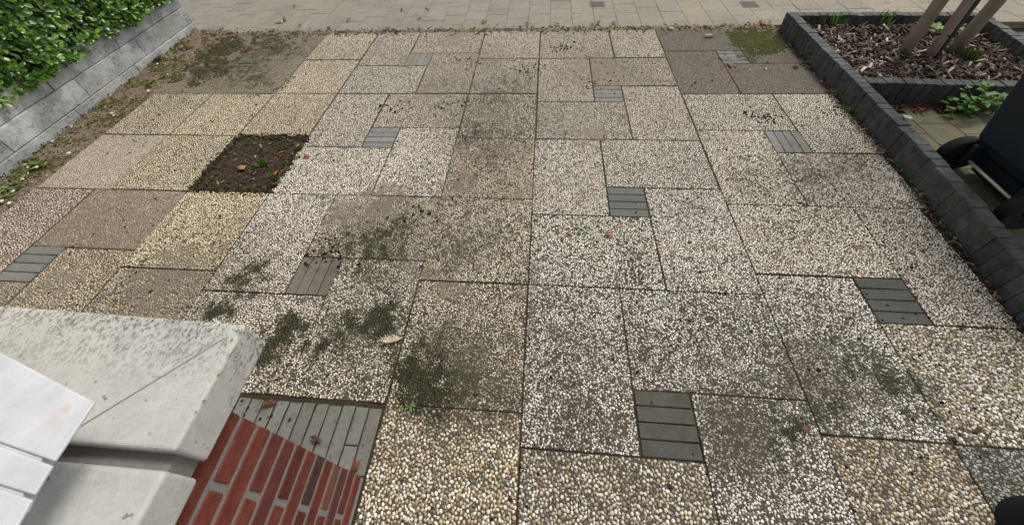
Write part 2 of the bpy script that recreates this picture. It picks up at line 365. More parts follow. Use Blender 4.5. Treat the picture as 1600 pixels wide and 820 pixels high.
# ------------------------------------------------------------------ pebble slabs
PAL = {
 'W':  [((.8,.77,.7), 40), ((.68,.64,.57), 24), ((.5,.46,.39), 12), ((.42,.34,.25), 8), ((.27,.25,.22), 8), ((.13,.125,.12), 5), ((.52,.42,.35), 3)],
 'WD': [((.86,.83,.77), 48), ((.7,.67,.6), 24), ((.5,.46,.39), 9), ((.42,.33,.23), 7), ((.26,.24,.21), 7), ((.13,.12,.11), 5)],
 'Y':  [((.66,.6,.46), 30), ((.75,.71,.6), 30), ((.57,.48,.32), 16), ((.47,.39,.26), 10), ((.35,.29,.2), 8), ((.22,.19,.15), 6)],
 'YM': [((.68,.64,.54), 26), ((.55,.48,.34), 18), ((.47,.4,.28), 10), ((.4,.36,.3), 14), ((.25,.23,.19), 14), ((.13,.125,.12), 9), ((.46,.31,.18), 3), ((.8,.78,.73), 14)],
 'P':  [((.62,.53,.46), 30), ((.72,.66,.59), 30), ((.52,.41,.35), 18), ((.4,.31,.26), 12), ((.28,.24,.21), 10)],
 'D':  [((.42,.385,.32), 34), ((.35,.32,.26), 28), ((.28,.25,.2), 18), ((.56,.53,.46), 14), ((.2,.175,.145), 6)],
 'DL': [((.46,.43,.37), 34), ((.4,.365,.31), 30), ((.34,.31,.25), 18), ((.58,.55,.49), 14), ((.25,.22,.18), 4)],
 'DK': [((.17,.16,.138), 34), ((.14,.13,.11), 30), ((.21,.195,.17), 20), ((.34,.32,.29), 8), ((.1,.092,.08), 8)],
 'BR': [((.28,.235,.19), 30), ((.23,.195,.16), 28), ((.35,.3,.245), 20), ((.36,.25,.21), 5), ((.17,.14,.12), 10), ((.52,.47,.4), 7)],
}
# type -> pebble radius range (m), coverage
SPEC = {'W': (.0023, .006, .62), 'WD': (.002, .0061, .46), 'Y': (.0026, .0062, .64), 'YM': (.0026, .0073, .66), 'P': (.0026, .006, .6),
        'D': (.0024, .0046, .5), 'DL': (.0024, .0046, .56), 'DK': (.0022, .004, .42), 'BR': (.0026, .005, .52)}
def bury(x, y):
    """how deep dirt buries the stones at a place on the driveway, 0 to 1"""
    b = 0.0
    for (cx_, cy_, r, st) in BURY:
        d = math.hypot(x-cx_, y-cy_)/(r*1.15)
        if d < 1: b = max(b, (1-d)*st*1.5)
    return b*(.55+.9*(.5+.5*sn(x*16, y*16, 3)))
BURY = [(*at(*px)[:2], r, st) for (px, r, st) in MOSS_SPOTS+DIRT_SPOTS]
def pebble_mesh(typ, w, h, var, near, org=None):
    rng = np.random.default_rng((sum(ord(c)*31**i for i, c in enumerate(typ))*1009+int(round(w*1000))*131+int(round(h*1000))*17+var*7919) % (2**31))
    r0, r1, cov = SPEC[typ]
    if not near: r0, r1 = r0*1.25, r1*1.12
    target = cov*w*h; cell = 2*r1; nx = int(w/cell)+2; ny = int(h/cell)+2
    grid = [[[] for _ in range(nx)] for _ in range(ny)]
    P = []; area = 0.0
    est = int(target/(math.pi*((r0+r1)/2)**2)*1.7)
    rad = np.sort(r0+(r1-r0)*rng.beta(1.5, 2.3, est))[::-1]
    tries = rng.random((est*14, 2)).tolist(); coin = rng.random(est*14).tolist(); k = 0; nt = len(tries)
    for r in rad.tolist():
        for _ in range(12):
            if k >= nt: break
            x = r*.8+(w-1.6*r)*tries[k][0]; y = r*.8+(h-1.6*r)*tries[k][1]; k += 1
            gx, gy = int(x/cell), int(y/cell); hit = False
            for b in range(max(0, gy-1), min(ny, gy+2)):
                for a in range(max(0, gx-1), min(nx, gx+2)):
                    for (px, py, pr) in grid[b][a]:
                        if (px-x)**2+(py-y)**2 < (.88*(pr+r))**2: hit = True; break
                    if hit: break
                if hit: break
            if not hit:
                grid[gy][gx].append((x, y, r)); area += math.pi*r*r
                if org is not None:
                    wx, wy = org(x-w/2, y-h/2)
                    if coin[k-1] < bury(wx, wy)*.38: break
                    if typ == 'WD' and coin[k-1] < .14-.25*(sn(wx*7, wy*7, 11)+.8*sn(wx*23, wy*23, 5)): break
                P.append((x, y, r)); break
        if area > target*(1.45 if (typ == 'WD' and org is not None) else 1.0): break
    P = np.array(P); n = len(P); NS = 7 if near else 6
    el = 1+.75*rng.random(n)**1.4; ang = rng.random(n)*math.pi
    hh = P[:, 2]*(.3+.4*rng.random(n))
    th = np.arange(NS)*2*math.pi/NS
    jit = 1+.22*(rng.random((n, NS))-.5)
    ring = np.stack([np.cos(th)[None]*jit, np.sin(th)[None]*jit], -1)
    sx = P[:, 2]*np.sqrt(el); sy = P[:, 2]/np.sqrt(el)
    tiltx = (rng.random(n)-.5)*.5; tilty = (rng.random(n)-.5)*.5
    m = 2*NS if near else NS+1
    V = np.zeros((n, m, 3))
    for li, (sc, zf) in enumerate(((1.0, -.25), (.68, .9))[:2 if near else 1]):
        V[:, li*NS:(li+1)*NS, 0] = ring[..., 0]*sx[:, None]*sc
        V[:, li*NS:(li+1)*NS, 1] = ring[..., 1]*sy[:, None]*sc
        V[:, li*NS:(li+1)*NS, 2] = hh[:, None]*zf
    if not near: V[:, -1, 2] = hh
    V[:, NS:, 2] += V[:, NS:, 0]*tiltx[:, None]*.4+V[:, NS:, 1]*tilty[:, None]*.4
    c, s = np.cos(ang)[:, None], np.sin(ang)[:, None]
    X = V[..., 0]*c-V[..., 1]*s+P[:, 0:1]-w/2; Y = V[..., 0]*s+V[..., 1]*c+P[:, 1:2]-h/2
    V[..., 0] = np.clip(X, -w/2, w/2); V[..., 1] = np.clip(Y, -h/2, h/2)
    base = (np.arange(n)*m)[:, None, None]
    i = np.arange(NS); j = (i+1) % NS
    if near: Fs = [(np.stack([i, j, j+NS, i+NS], 1)[None]+base).reshape(-1, 4), ((i+NS)[None, None]+base).reshape(-1, NS)]
    else: Fs = [(np.stack([i, j, np.full(NS, NS)], 1)[None]+base).reshape(-1, 3)]
    pal = PAL[typ]; wts = np.array([q[1] for q in pal], float); wts /= wts.sum()
    pc = np.array([q[0] for q in pal])[rng.choice(len(pal), n, p=wts)]*(.82+.3*rng.random((n, 1)))
    return fast_mesh('aggregate', V.reshape(-1, 3), Fs, M['pebble'], True, np.minimum(np.repeat(pc, m, axis=0), .9))
SLABM, PEBM = {}, {}
def slab_mesh(w, h):
    k = (round(w, 4), round(h, 4))
    if k not in SLABM:
        b = box_bm(-w/2, w/2, -h/2, h/2, -.05, 0, .0025, 1); me = bpy.data.meshes.new('paving_slab'); b.to_mesh(me); b.free(); finish(me, M['matrix']); SLABM[k] = me
    return SLABM[k]
nvar = {}
MTX = {'W': (1.15, 1.1, 1.05), 'WD': (.95, .95, .93), 'Y': (1.35, 1.24, 1.0), 'YM': (1.2, 1.12, .95), 'P': (1.35, 1.1, .98), 'D': (1.7, 1.65, 1.45), 'DL': (3.2, 3.0, 2.7), 'DK': (1.0, .98, .88), 'BR': (2.6, 2.3, 2.0)}
def kerbx(y):     # street-facing side of the dark kerb
    ys = [-1.0, .45, .6, .85, 1.25, 1.85, 2.9]; xs = [1.5, 1.545, 1.56, 1.585, 1.612, 1.625, 1.632]
    return float(np.interp(y, ys, xs))
def slab(x0, x1, y0, y1, typ, tint=(1, 1, 1), clipx=True):
    g = [random.choice((.0004, .0012, .0016, .0022, .003)) for _ in range(4)]
    X0, X1, Y0, Y1 = x0*U+g[0], x1*U-g[1], y0*U+g[2], y1*U-g[3]
    if clipx: X1 = min(X1, kerbx(Y0)-.012)
    w, h = X1-X0, Y1-Y0; rot = 0
    if w > h+.1: rot = 1; w, h = h, w
    if abs(w-.4005) < .004 and abs(h-.6025) < .004: w, h = round(w, 3), round(h, 3)
    o = bpy.data.objects.new('paving_slab', slab_mesh(w, h)); link(o, drive)
    o.location = ((X0+X1)/2, (Y0+Y1)/2, random.uniform(-.0012, .0014))
    o.rotation_euler = (random.gauss(0, .002), random.gauss(0, .002), (math.pi/2 if rot else 0)+random.choice((0, math.pi))+random.gauss(0, .0022))
    near = Y0 < .95 and X0 > -2.6 and Y1 > -.62
    k0 = (typ, round(w, 2), round(h, 2), near); v = nvar.get(k0, 0); nvar[k0] = v+1; org = None
    if near:
        cz, sz = math.cos(o.rotation_euler.z), math.sin(o.rotation_euler.z); lx, ly = o.location.x, o.location.y
        org = lambda a, b: (lx+a*cz-b*sz, ly+a*sz+b*cz)
    else: v = v % 2
    k = k0+(v,)
    if k not in PEBM: PEBM[k] = pebble_mesh(typ, (w if near else round(w, 2)-.004), (h if near else round(h, 2)-.004), v, near, org)
    a = bpy.data.objects.new('aggregate', PEBM[k]); link(a, o); a['kind'] = 'stuff'
    j = random.uniform(.92, 1.08)
    a.color = (*[t*j for t in tint], 1); o.color = (*[q*j for q in MTX[typ]], 1)
    return o
PAVM = {}
def paver_mesh(w, h, d=.06, bev=.003, mat='paver', name='paving_brick'):
    k = (round(w, 4), round(h, 4), mat)
    if k not in PAVM:
        b = box_bm(-w/2, w/2, -h/2, h/2, -d, 0, bev, 2); me = bpy.data.meshes.new(name); b.to_mesh(me); b.free(); finish(me, M[mat]); PAVM[k] = me
    return PAVM[k]
def paver(x, y, w, h, tint, parent, mat='paver', name='paving_brick', z=0.0, rz=0.0, bev=.003, var=.13):
    o = bpy.data.objects.new(name, paver_mesh(w, h, mat=mat, name=name, bev=bev)); link(o, parent)
    o.location = (x, y, z+random.gauss(0, .0007)); o.rotation_euler = (random.gauss(0, .004), random.gauss(0, .004), rz+random.gauss(0, .004))
    j = random.uniform(1-var, 1+var); o.color = (*[t*j for t in tint], 1); return o
def filler(x, y, along_y, tint=(1, 1, 1), z=.0012):
    for i in range(4):
        if along_y: paver((x+(i+.5)/4)*U, (y-.5)*U, U/4-.0035, U-.008, tint, drive, z=z)
        else: paver((x+.5)*U, (y-(i+.5)/4)*U, U-.008, U/4-.0035, tint, drive, z=z)
def pinwheel(x, y, chir, types, tints=None, fill=None):
    """x,y: top-left of the filler. types order: top, right, bottom, left. chir +1: top slab runs right of the filler's left edge"""
    tn = tints or [(1, 1, 1)]*4
    if chir > 0: rc = [(x, x+3, y, y+2), (x+1, x+3, y-3, y), (x-2, x+1, y-3, y-1), (x-2, x, y-1, y+2)]
    else: rc = [(x-2, x+1, y, y+2), (x+1, x+3, y-1, y+2), (x, x+3, y-3, y-1), (x-2, x, y-3, y)]
    for r, t, c in zip(rc, types, tn): slab(*r, t, c)
    if fill is not None: filler(x, y, *fill)
w1 = (1, 1, 1)
# column A
pinwheel(0, 0, 1, ['WD', 'WD', 'YM', 'WD'], [w1, w1, w1, w1], (False, (.46, .455, .43)))
pinwheel(0, 5, 1, ['W', 'W', 'WD', 'W'], [(1, 1, .98), w1, (1.05, 1.03, 1), (.95, .94, .9)], (False, (.72, .74, .71)))
pinwheel(0, 10, 1, ['W', 'W', 'W', 'W'], [(.74, .7, .63), (.88, .85, .8), (.92, .9, .86), (.95, .92, .86)], (False, (1.25, 1.25, 1.22)))
slab(-2, 1, 12, 14.45, 'W', (.9, .86, .76)); slab(1, 3, 12, 14.45, 'W', (.88, .84, .74))
# column B
pinwheel(5, 2.5, -1, ['W', 'W', 'YM', 'WD'], [(1.02, 1, .96), (1, .97, .94), (1.02, 1.05, 1.05), w1], (False, (.46, .475, .475)))
pinwheel(5, 7.5, -1, ['W', 'W', 'W', 'W'], [(1.02, 1, .95), (1.05, 1.03, 1), (1, .98, .96), (1.02, 1, .93)], (True, (1.15, 1.15, 1.15)))
pinwheel(5, 12.5, -1, ['DK', 'DK', 'DK', 'DK'], None, (False, (1.15, 1.17, 1.18)))
slab(3, 5, -3.5, -.5, 'YM', (.98, .96, .9)); slab(5, 8, -2.5, -.5, 'WD', (.5, .54, .54)); slab(5, 8, -4.5, -2.5, 'W')
slab(3, 5, -5.5, -3.5, 'W')
# column C, half-metre squares
for y0, t, c in ((-3, 'YM', (1.1, 1.06, .96)), (-.5, 'WD', (1.02, .96, .82)), (2, 'WD', (1, .94, .8)), (4.5, 'W', (.86, .8, .68)), (7, 'WD', (.96, .92, .82)), (9.5, 'W', (.86, .83, .78)), (12, 'W', (.84, .8, .73))):
    slab(-4.5, -2, y0, min(y0+2.5, 14.45), t, c)
# column D
pinwheel(-7.5, 2.5, 1, ['W', 'WD', 'W', 'W'], [(.82, .79, .71), (1, .97, .9), (1.08, 1.05, 1), (1.02, 1, .97)], (True, (.98, .9, .8)))
pinwheel(-7.5, 7.5, 1, ['W', 'W', 'W', 'W'], [(1.04, 1, .95), (1.05, 1.03, 1), (1.03, 1.02, .96), (1.02, 1, .96)], (False, (1.2, 1.2, 1.2)))
pinwheel(-7.5, 12.5, 1, ['W', 'W', 'W', 'W'], [(.92, .88, .8), (.74, .71, .66), (1.06, 1.05, 1.03), (1, .97, .92)], (True, (1.3, 1.3, 1.25)))
# column E, half-metre squares with one slab missing
for y0, t, c in ((-3, 'Y', w1), (-.5, 'Y', (.76, .74, .7)), (2, 'Y', (1.04, 1, .88)), (7, 'Y', (1.08, 1.06, 1)), (9.5, 'Y', (1.05, 1.04, 1.02)), (12, 'Y', (1.04, 1.04, 1.03))):
    slab(-12, -9.5, y0, min(y0+2.5, 14.45), t, c)
# column G
pinwheel(-15, 2.5, 1, ['BR', 'Y', 'D', 'P'], [w1, (.84, .82, .78), (1.2, 1.1, 1.02), (1.05, 1.03, 1.0)], (False, (1.05, 1.05, 1.02)))
slab(-17, -14.5, 4.5, 7, 'DL', (1.1, 1.08, 1.05)); slab(-14.5, -12, 4.5, 7, 'Y', (1.08, 1.05, .98))
slab(-17, -14.5, 7, 9.5, 'Y', (1.12, 1.1, 1.06)); slab(-14.5, -12, 7, 9.5, 'Y', (1.08, 1.06, 1))
pinwheel(-15, 12.5, 1, ['D', 'D', 'D', 'D'], [(.72, .7, .62), (.8, .78, .7), (.85, .82, .74), (.78, .75, .66)], (False, (1.0, 1.0, .95)))
slab(-17, -14, -3, -.5, 'D'); slab(-14, -12, -3, -.5, 'Y')
pinwheel(0, -5, 1, ['W', 'YM', 'W', 'WD'], None, (False, (.6, .6, .58))); slab(-4.5, -2, -5.5, -3, 'W'); slab(-4.5, -2, -8, -5.5, 'YM'); slab(3, 5.5, -8, -5.5, 'W'); slab(5.5, 8, -8, -4.5, 'YM')
# narrow grey pavers against the brick wall
x = -4.53*U-.026; ci = 0
while x > -9.5*U:
    y = -.55*U-random.uniform(0, .006); first = (.2, .12, .2, .2, .155, .2)[ci % 6]
    while y > -.72:
        L = first; first = .2
        paver(x, y-L/2, .0465, L-.004, (1.1, 1.1, 1.06), drive, z=-.002, rz=random.gauss(0, .006)); y -= L
    x -= .0515; ci += 1

# ------------------------------------------------------------------ street pavement and bin yard
pav = sheet('pavement', -9, 9, 14.62*U, 7.5, -.008, M['sand'])
struct(pav, 'street pavement of pale square tiles beyond the driveway', 'pavement')
TW = .207
i = 0; x = -5.7
while x < 5.2:
    y = 14.72*U+(TW/2 if i % 2 else TW)
    yy = 14.72*U
    cols = []
    while yy < 4.15:
        hh = (TW/2 if (i % 2 and yy < 14.8*U) else TW)
        warm = .5+.5*sn(x*.8, yy*.8, 5)
        tint = (1.0+.12*warm, 1.0+.07*warm, .97-.02*warm) if x > .9 else (.93+.08*warm, .93+.07*warm, .93+.03*warm)
        paver(x+TW/2, yy+hh/2, TW-.0028, hh-.0028, tint, pav, 'tile', 'pavement_tile', z=.0005, bev=.0015, var=.07)
        yy += hh
    x += TW; i += 1
M['iron'] = mat_paver('cast_iron_cover', (.1, .098, .09), (.17, .165, .155), .6)
for (xa, ya), (xb, yb), lab in (((921, 3), (946, 12), 'small ribbed iron cover set in the pavement at centre'), ((1155, 3), (1186, 12), 'small ribbed iron cover in the pavement near the planter')):
    A_, B_ = at(xa, yb), at(xb, ya); cx_, cy_ = (A_[0]+B_[0])/2, (A_[1]+B_[1])/2
    e_ = empty('valve_cover', (cx_, cy_, 0)); tag(e_, lab, 'cover', 'iron covers in the pavement')
    from_bm('plate', box_bm(-.075, .075, -.07, .07, -.02, .0035, .002, 1), M['iron'], e_)
    for k_ in range(5): from_bm('rib', box_bm(-.06, .06, -.056+k_*.025, -.044+k_*.025, .0035, .006), M['iron'], e_)
yard = sheet('paved_yard', 1.64, 3.6, -.6, 1.86, -.010, M['sand'])
struct(yard, 'mossy paved bin yard behind the dark kerb', 'yard')
i = 0; x = 1.735
while x < 3.4:
    y = 1.80 if i % 2 else 1.70
    while y > -.5:
        paver(x+.1, y-.1, .196, .196, (1, 1, .95) if random.random() > .3 else (.85, .85, .85), yard, 'yard_tile', 'yard_tile', z=0.0, bev=.002); y -= .2
    x += .2; i += 1

# ------------------------------------------------------------------ soil strip along the block wall and the empty slab bed
def wallx(y): return -3.835+.062*(3.0-y)
V, F = [], []; NY, NX = 120, 14
for j in range(NY+1):
    y = -.3+3.32*j/NY; xa = wallx(y)-.03; xb = -17*U+.004
    for k in range(NX+1):
        x = xa+(xb-xa)*k/NX; e = 1-k/NX
        V.append((x, y, .002+.028*e*e+.011*sn(x*14, y*14, 2)+.006*sn(x*45, y*45, 4)-(.008 if k == NX else 0)))
for j in range(NY):
    for k in range(NX): a = j*(NX+1)+k; F.append((a, a+1, a+NX+2, a+NX+1))
strip = mesh_obj('soil_strip', V, F, M['strip'], smooth=True)
struct(strip, 'strip of bare soil with debris between slabs and block wall', 'soil')
PX0, PX1, PY0, PY1 = -12*U+.006, -9.5*U-.006, 4.5*U+.006, 7*U-.006
V, F = [], []; N = 40
for j in range(N+1):
    for k in range(N+1):
        x = PX0+(PX1-PX0)*k/N; y = PY0+(PY1-PY0)*j/N
        V.append((x, y, -.012+.009*sn(x*10, y*10, 2)+.006*sn(x*30, y*30, 7)+.003*sn(x*80, y*80, 7)))
for j in range(N):
    for k in range(N): a = j*(N+1)+k; F.append((a, a+1, a+N+2, a+N+1))
patch = mesh_obj('soil_patch', V, F, M['soil'], smooth=True)
struct(patch, 'dark square of soil where one slab is missing', 'soil')
def edge_soil(name, label, y0, y1, x0, x1, n, amp):
    V, F = [], []
    for j in range(5):
        for k in range(n+1):
            x = x0+(x1-x0)*k/n; e = (j-2)/2
            y = (y0+y1)/2+e*(y1-y0)/2*(1+.5*sn(x*3, 1, e)); V.append((x, y, (amp*(1-e*e)*(.55+.9*sn(x*5, 2, 1)+.5*sn(x*23, e, 4)))-.004))
    for j in range(4):
        for k in range(n): a = j*(n+1)+k; F.append((a, a+1, a+n+2, a+n+1))
    o = mesh_obj(name, V, F, M['strip'], smooth=True); return struct(o, label, 'soil')
edge_soil('soil_edge', 'ragged line of soil between driveway and pavement', 2.895, 2.985, -3.5, 1.62, 160, .014)

# ------------------------------------------------------------------ grey block wall on the left
bw = empty('block_wall', (wallx(1.5), 1.5, 0)); bw['label'] = 'low grey concrete block wall below the green hedge'; bw['category'] = 'wall'
WANG = math.atan2(-.062, 1.0)     # run direction leans with the wall
bl = box_bm(-.15, 0, -.3075, .3075, -.075, .075, .004, 2); BLM = bpy.data.meshes.new('concrete_block'); bl.to_mesh(BLM); bl.free(); finish(BLM, M['block'])
bh = box_bm(-.15, 0, -.15, .15, -.075, .075, .004, 2); BLH = bpy.data.meshes.new('concrete_block'); bh.to_mesh(BLH); bh.free(); finish(BLH, M['block'])
for c, (zc, off, setb) in enumerate(((.012, 2.2, .012), (.166, 2.36, .006), (.32, 2.21, -.004))):
    j0 = [off-k*.62 for k in range(5)]
    edges = [3.03]+j0
    for a, b in zip(edges[:-1], edges[1:]):
        L = a-b; yc = (a+b)/2
        o = bpy.data.objects.new('concrete_block', BLM); link(o, bw)
        o.location = (wallx(yc)+setb-bw.location.x+random.gauss(0, .002), yc-bw.location.y, zc); o.scale = (1, (L-.0025)/.615, 1)
        o.rotation_euler = (0, random.gauss(0, .006), -WANG*0+math.atan(.062)); j = random.uniform(.88, 1.12); o.color = (j, j, j, 1)

# ------------------------------------------------------------------ leaf tools
def leaf_geo(L, Wd, fold=.18, curl=.12, jag=0):
    ts = [0, .28, .62, 1.0]; ws = [.06, .46, .42, .03]
    V = []; F = []
    for t, w in zip(ts, ws):
        z = -curl*L*t*t
        V += [(-w*Wd, t*L, z+fold*w*Wd), (0, t*L, z), (w*Wd, t*L, z+fold*w*Wd)]
    for i in range(3):
        a = i*3; F += [(a, a+1, a+4, a+3), (a+1, a+2, a+5, a+4)]
    return np.array(V), np.array(F)
LV, LF = leaf_geo(1.0, 1.0)
LV_POINTED = LV.copy()
LV_ROUND = LV.copy()
for i_, (t_, w_) in enumerate(((0, .07), (.36, .40), (.74, .46), (1.0, .16))):
    z_ = -.16*t_*t_; LV_ROUND[i_*3:(i_+1)*3] = [(-w_, t_-(.06 if i_ == 3 else 0), z_+.2*w_), (0, t_, z_), (w_, t_-(.06 if i_ == 3 else 0), z_+.2*w_)]
def leaves_mesh(name, specs, mat, LV=LV_POINTED):
    """specs: list of (pos, dir, normal, length, width, colour)"""
    n = len(specs); V = np.zeros((n, len(LV), 3)); C = np.zeros((n, len(LV), 3))
    for i, (p, d, nn, L, wd, c) in enumerate(specs):
        d = d/np.linalg.norm(d); s = np.cross(d, nn); s /= max(1e-6, np.linalg.norm(s)); u = np.cross(s, d)
        V[i] = p+LV[:, 0:1]*s*wd+LV[:, 1:2]*d*L+LV[:, 2:3]*u*L
        C[i] = c
    F = (LF[None]+(np.arange(n)*len(LV))[:, None, None]).reshape(-1, 4)
    return fast_mesh(name, V.reshape(-1, 3), F, mat, True, C.reshape(-1, 3))
def rnd_dir(rng=RNG):
    v = rng.normal(size=3); return v/np.linalg.norm(v)

# ------------------------------------------------------------------ hedge
hedge = empty('hedge', (wallx(1.7)-.35, 1.7, .3)); hedge['label'] = 'glossy green laurel hedge hanging over the grey block wall'; hedge['category'] = 'hedge'
H0 = np.array(hedge.location)
def leafcol(depth):
    g = RNG.random()
    base = np.array([.028, .082, .009])*(1-g)+np.array([.11, .235, .02])*g
    if RNG.random() < .12: base = np.array([.22, .37, .045])
    if RNG.random() < .1: base = np.array([.03, .085, .018])
    return base
specs = []; front = []
def rosette(p, d, nl, size, depth, store=None):
    d = d/np.linalg.norm(d); a = np.cross(d, [0.3, .2, 1.0]); a /= np.linalg.norm(a); b = np.cross(d, a); ph = RNG.random()*6.28
    for k in range(nl):
        an = ph+k*2.4; r = a*math.cos(an)+b*math.sin(an); t = .25+.55*(k/nl)
        ld = r*(1.05-t*.5)+d*(t*.9)+rnd_dir()*.18
        L = size*RNG.uniform(.75, 1.15); item = (p-d*.02*(nl-k)/nl+r*.006, ld, d+rnd_dir()*.25, L, L*RNG.uniform(.52, .66), leafcol(depth))
        (specs if store is None else store).append(item)
for _ in range(3500):
    y = RNG.uniform(.35, 3.04); q = RNG.random(); bot = .335+.05*sn(y*4, 3, 1)+.03*sn(y*13, 1, 5)-(.04 if y < 1.5 else 0)
    if q < .76: # front
        z = bot+.03+(1.32-bot)*RNG.random()**1.15; bulge = .05*sn(y*2.6, z*2.6, 2)+.03*sn(y*7, z*7, 9)
        dep = .13*RNG.random()**1.6
        x = wallx(y)+.05+bulge-dep-.10*max(0, z-.95)
        d = np.array([1.0, RNG.uniform(-.45, .35), .55+.3*RNG.normal()])
    elif q < .88: # top
        x = wallx(y)+.0-RNG.random()*.85; z = 1.27+.05*sn(x*5, y*5, 1); dep = 0; d = np.array([.2*RNG.normal(), .2*RNG.normal(), 1.0])
    else: # street end
        x = wallx(y)-RNG.random()*.8; y = 3.0+.05*RNG.normal(); z = RNG.uniform(.42, 1.3); dep = 0; d = np.array([.3*RNG.normal(), 1.0, .5])
    rosette(np.array([x, y, z]), d, 5 if RNG.random() < .6 else 6, RNG.uniform(.036, .056), dep)
# the 300 leaves that show largest are parts of their own
sc_ = []
for i, s in enumerate(specs):
    p = s[0]
    if p[1] > .9 and p[2] < .95 and p[0] > wallx(p[1])-.02: sc_.append((np.linalg.norm(p-CAMP)-.9*(p[0]-wallx(p[1])), i))
big = set(i for _, i in sorted(sc_)[:300])
LOBJ = {}
for i in big:
    p, d, nn, L, wd, c = specs[i]; d = d/np.linalg.norm(d); s = np.cross(d, nn); s /= np.linalg.norm(s); u = np.cross(s, d)
    if 'hl' not in LOBJ:
        LOBJ['hl'] = fast_mesh('leaf', LV_ROUND, LF, M['leaf'], True, np.ones((len(LV), 3)))
    o = bpy.data.objects.new('leaf', LOBJ['hl']); link(o, hedge)
    mw = Matrix(((s[0]*wd, d[0]*L, u[0]*L, p[0]-H0[0]), (s[1]*wd, d[1]*L, u[1]*L, p[1]-H0[1]), (s[2]*wd, d[2]*L, u[2]*L, p[2]-H0[2]), (0, 0, 0, 1)))
    o.matrix_basis = mw; o.color = (*c, 1)
rest = [(p-H0, d, nn, L, wd, c) for i, (p, d, nn, L, wd, c) in enumerate(specs) if i not in big]
fo = bpy.data.objects.new('foliage', leaves_mesh('foliage', rest, M['leaf'], LV_ROUND)); link(fo, hedge); fo['kind'] = 'stuff'
# twiggy heart of the hedge
tv, tf = [], []
for k in range(260):
    y = RNG.uniform(.4, 2.98); x = wallx(y)-RNG.uniform(.22, .7); z0 = RNG.uniform(.2, .5)
    pts = [(x, y, z0)]; dx = RNG.uniform(.0, .12); dz = RNG.uniform(.15, .7)
    for s in (.35, .7, 1.0): pts.append((x+dx*s+.03*RNG.normal(), y+.12*RNG.normal(), min(1.2, z0+dz*s)))
    v, f = tube_data([np.array(q)-H0 for q in pts], [.009, .007, .005, .003], 5, False); o_ = len(tv); tv += v; tf += [tuple(i+o_ for i in q) for q in f]
tw = mesh_obj('branches', tv, tf, M['bark'], hedge); tw['kind'] = 'stuff'
core = []
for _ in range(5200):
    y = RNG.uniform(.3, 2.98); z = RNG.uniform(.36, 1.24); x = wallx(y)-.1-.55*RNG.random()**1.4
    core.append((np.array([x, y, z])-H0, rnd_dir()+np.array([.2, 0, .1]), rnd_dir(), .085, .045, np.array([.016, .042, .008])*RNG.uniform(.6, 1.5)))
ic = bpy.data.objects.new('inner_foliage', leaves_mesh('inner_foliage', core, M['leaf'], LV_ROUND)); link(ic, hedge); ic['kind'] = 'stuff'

# ------------------------------------------------------------------ brick wall with concrete coping
wall = empty('brick_wall', (-.93, -.32, 0)); wall['label'] = 'low red brick garden wall with pale concrete coping'; wall['category'] = 'wall'
WX, WY = -.925, -.315
def wobj(name, bm, mat, smooth=False):
    o = from_bm(name, bm, mat, wall, smooth); o.matrix_parent_inverse = Matrix.Translation(-wall.location); return o
wobj('mortar', prism_bm([(WX-.002, WY-.002), (WX-.002, -1.6), (WX-.25, -1.6), (WX-.25, WY-.25), (-2.4, WY-.25), (-2.4, WY-.002)], -.04, .812), M['mortar'])
BC = [(.135, .038, .027), (.125, .052, .034), (.11, .033, .027), (.062, .034, .033), (.09, .052, .036), (.145, .042, .029), (.085, .032, .029), (.145, .042, .029), (.105, .032, .028), (.165, .058, .036), (.14, .07, .044)]
BKS = []
for vi in range(6):
    b_ = box_bm(-.05, .05, -.105, .105, -.0263, .0263)
    bmesh.ops.subdivide_edges(b_, edges=[e_ for e_ in b_.edges if abs(e_.verts[0].co.y-e_.verts[1].co.y) > .1], cuts=7, use_grid_fill=True)
    bmesh.ops.bevel(b_, geom=[e_ for e_ in b_.edges if e_.is_manifold and e_.calc_face_angle() > 1], offset=.004, segments=1, affect='EDGES')
    for v_ in b_.verts:
        q_ = v_.co; k_ = vi*7.3; v_.co += Vector((.0005*sn(q_.y*60+k_, q_.z*60, q_.x*20), .003*sn(q_.z*70+k_, q_.x*50, 3), .0022*sn(q_.y*55+k_, q_.x*40, q_.z*90+8)))
    me_ = bpy.data.meshes.new('brick'); b_.to_mesh(me_); b_.free(); finish(me_, M['brick']); BKS.append(me_)
def wbrick(x, y, z, L, rz):
    o = bpy.data.objects.new('brick', random.choice(BKS)); link(o, wall); o.location = (x-wall.location.x, y-wall.location.y, z)
    o.scale = (1, L/.21, 1); o.rotation_euler = (random.gauss(0, .004), random.gauss(0, .004), rz+random.gauss(0, .003))
    c = random.choice(BC); j = random.uniform(.8, 1.2); o.color = (*[q*j for q in c], 1)
for k in range(13):
    z = .0255+k*.0622; odd = k % 2
    y = WY
    Ls = ([.1] if odd else [])+[.21]*6
    if not odd: Ls = [.21]*6
    for i, L in enumerate(Ls):
        if y-L < -1.62: break
        wbrick(WX-.05+random.uniform(0, .0008), y-L/2, z, L, 0); y -= L+.011
    x = WX-.1-.011
    for L in ([.21]*6 if odd else [.1]+[.21]*5):
        if x-L < -2.4: break
        wbrick(x-L/2, WY-.05+random.uniform(0, .0008), z, L, math.pi/2); x -= L+.011
ZT, ZB = .90, .812
wobj('coping_stone', prism_bm([(-.90, -.197), (-.90, -.397), (-1.23, -.397), (-1.23, -.52), (-2.45, -.52), (-2.45, -.165)], ZB, ZT, .006, 3), M['coping'], False)
wobj('coping_stone', prism_bm([(-.898, -.420), (-.885, -1.65), (-1.235, -1.65), (-1.235, -.420)], ZB, ZT-.004, .007, 3), M['coping'], False)
wobj('coping_joint', box_bm(-1.22, -.915, -.423, -.394, ZB, ZT-.03), M['mortar'])
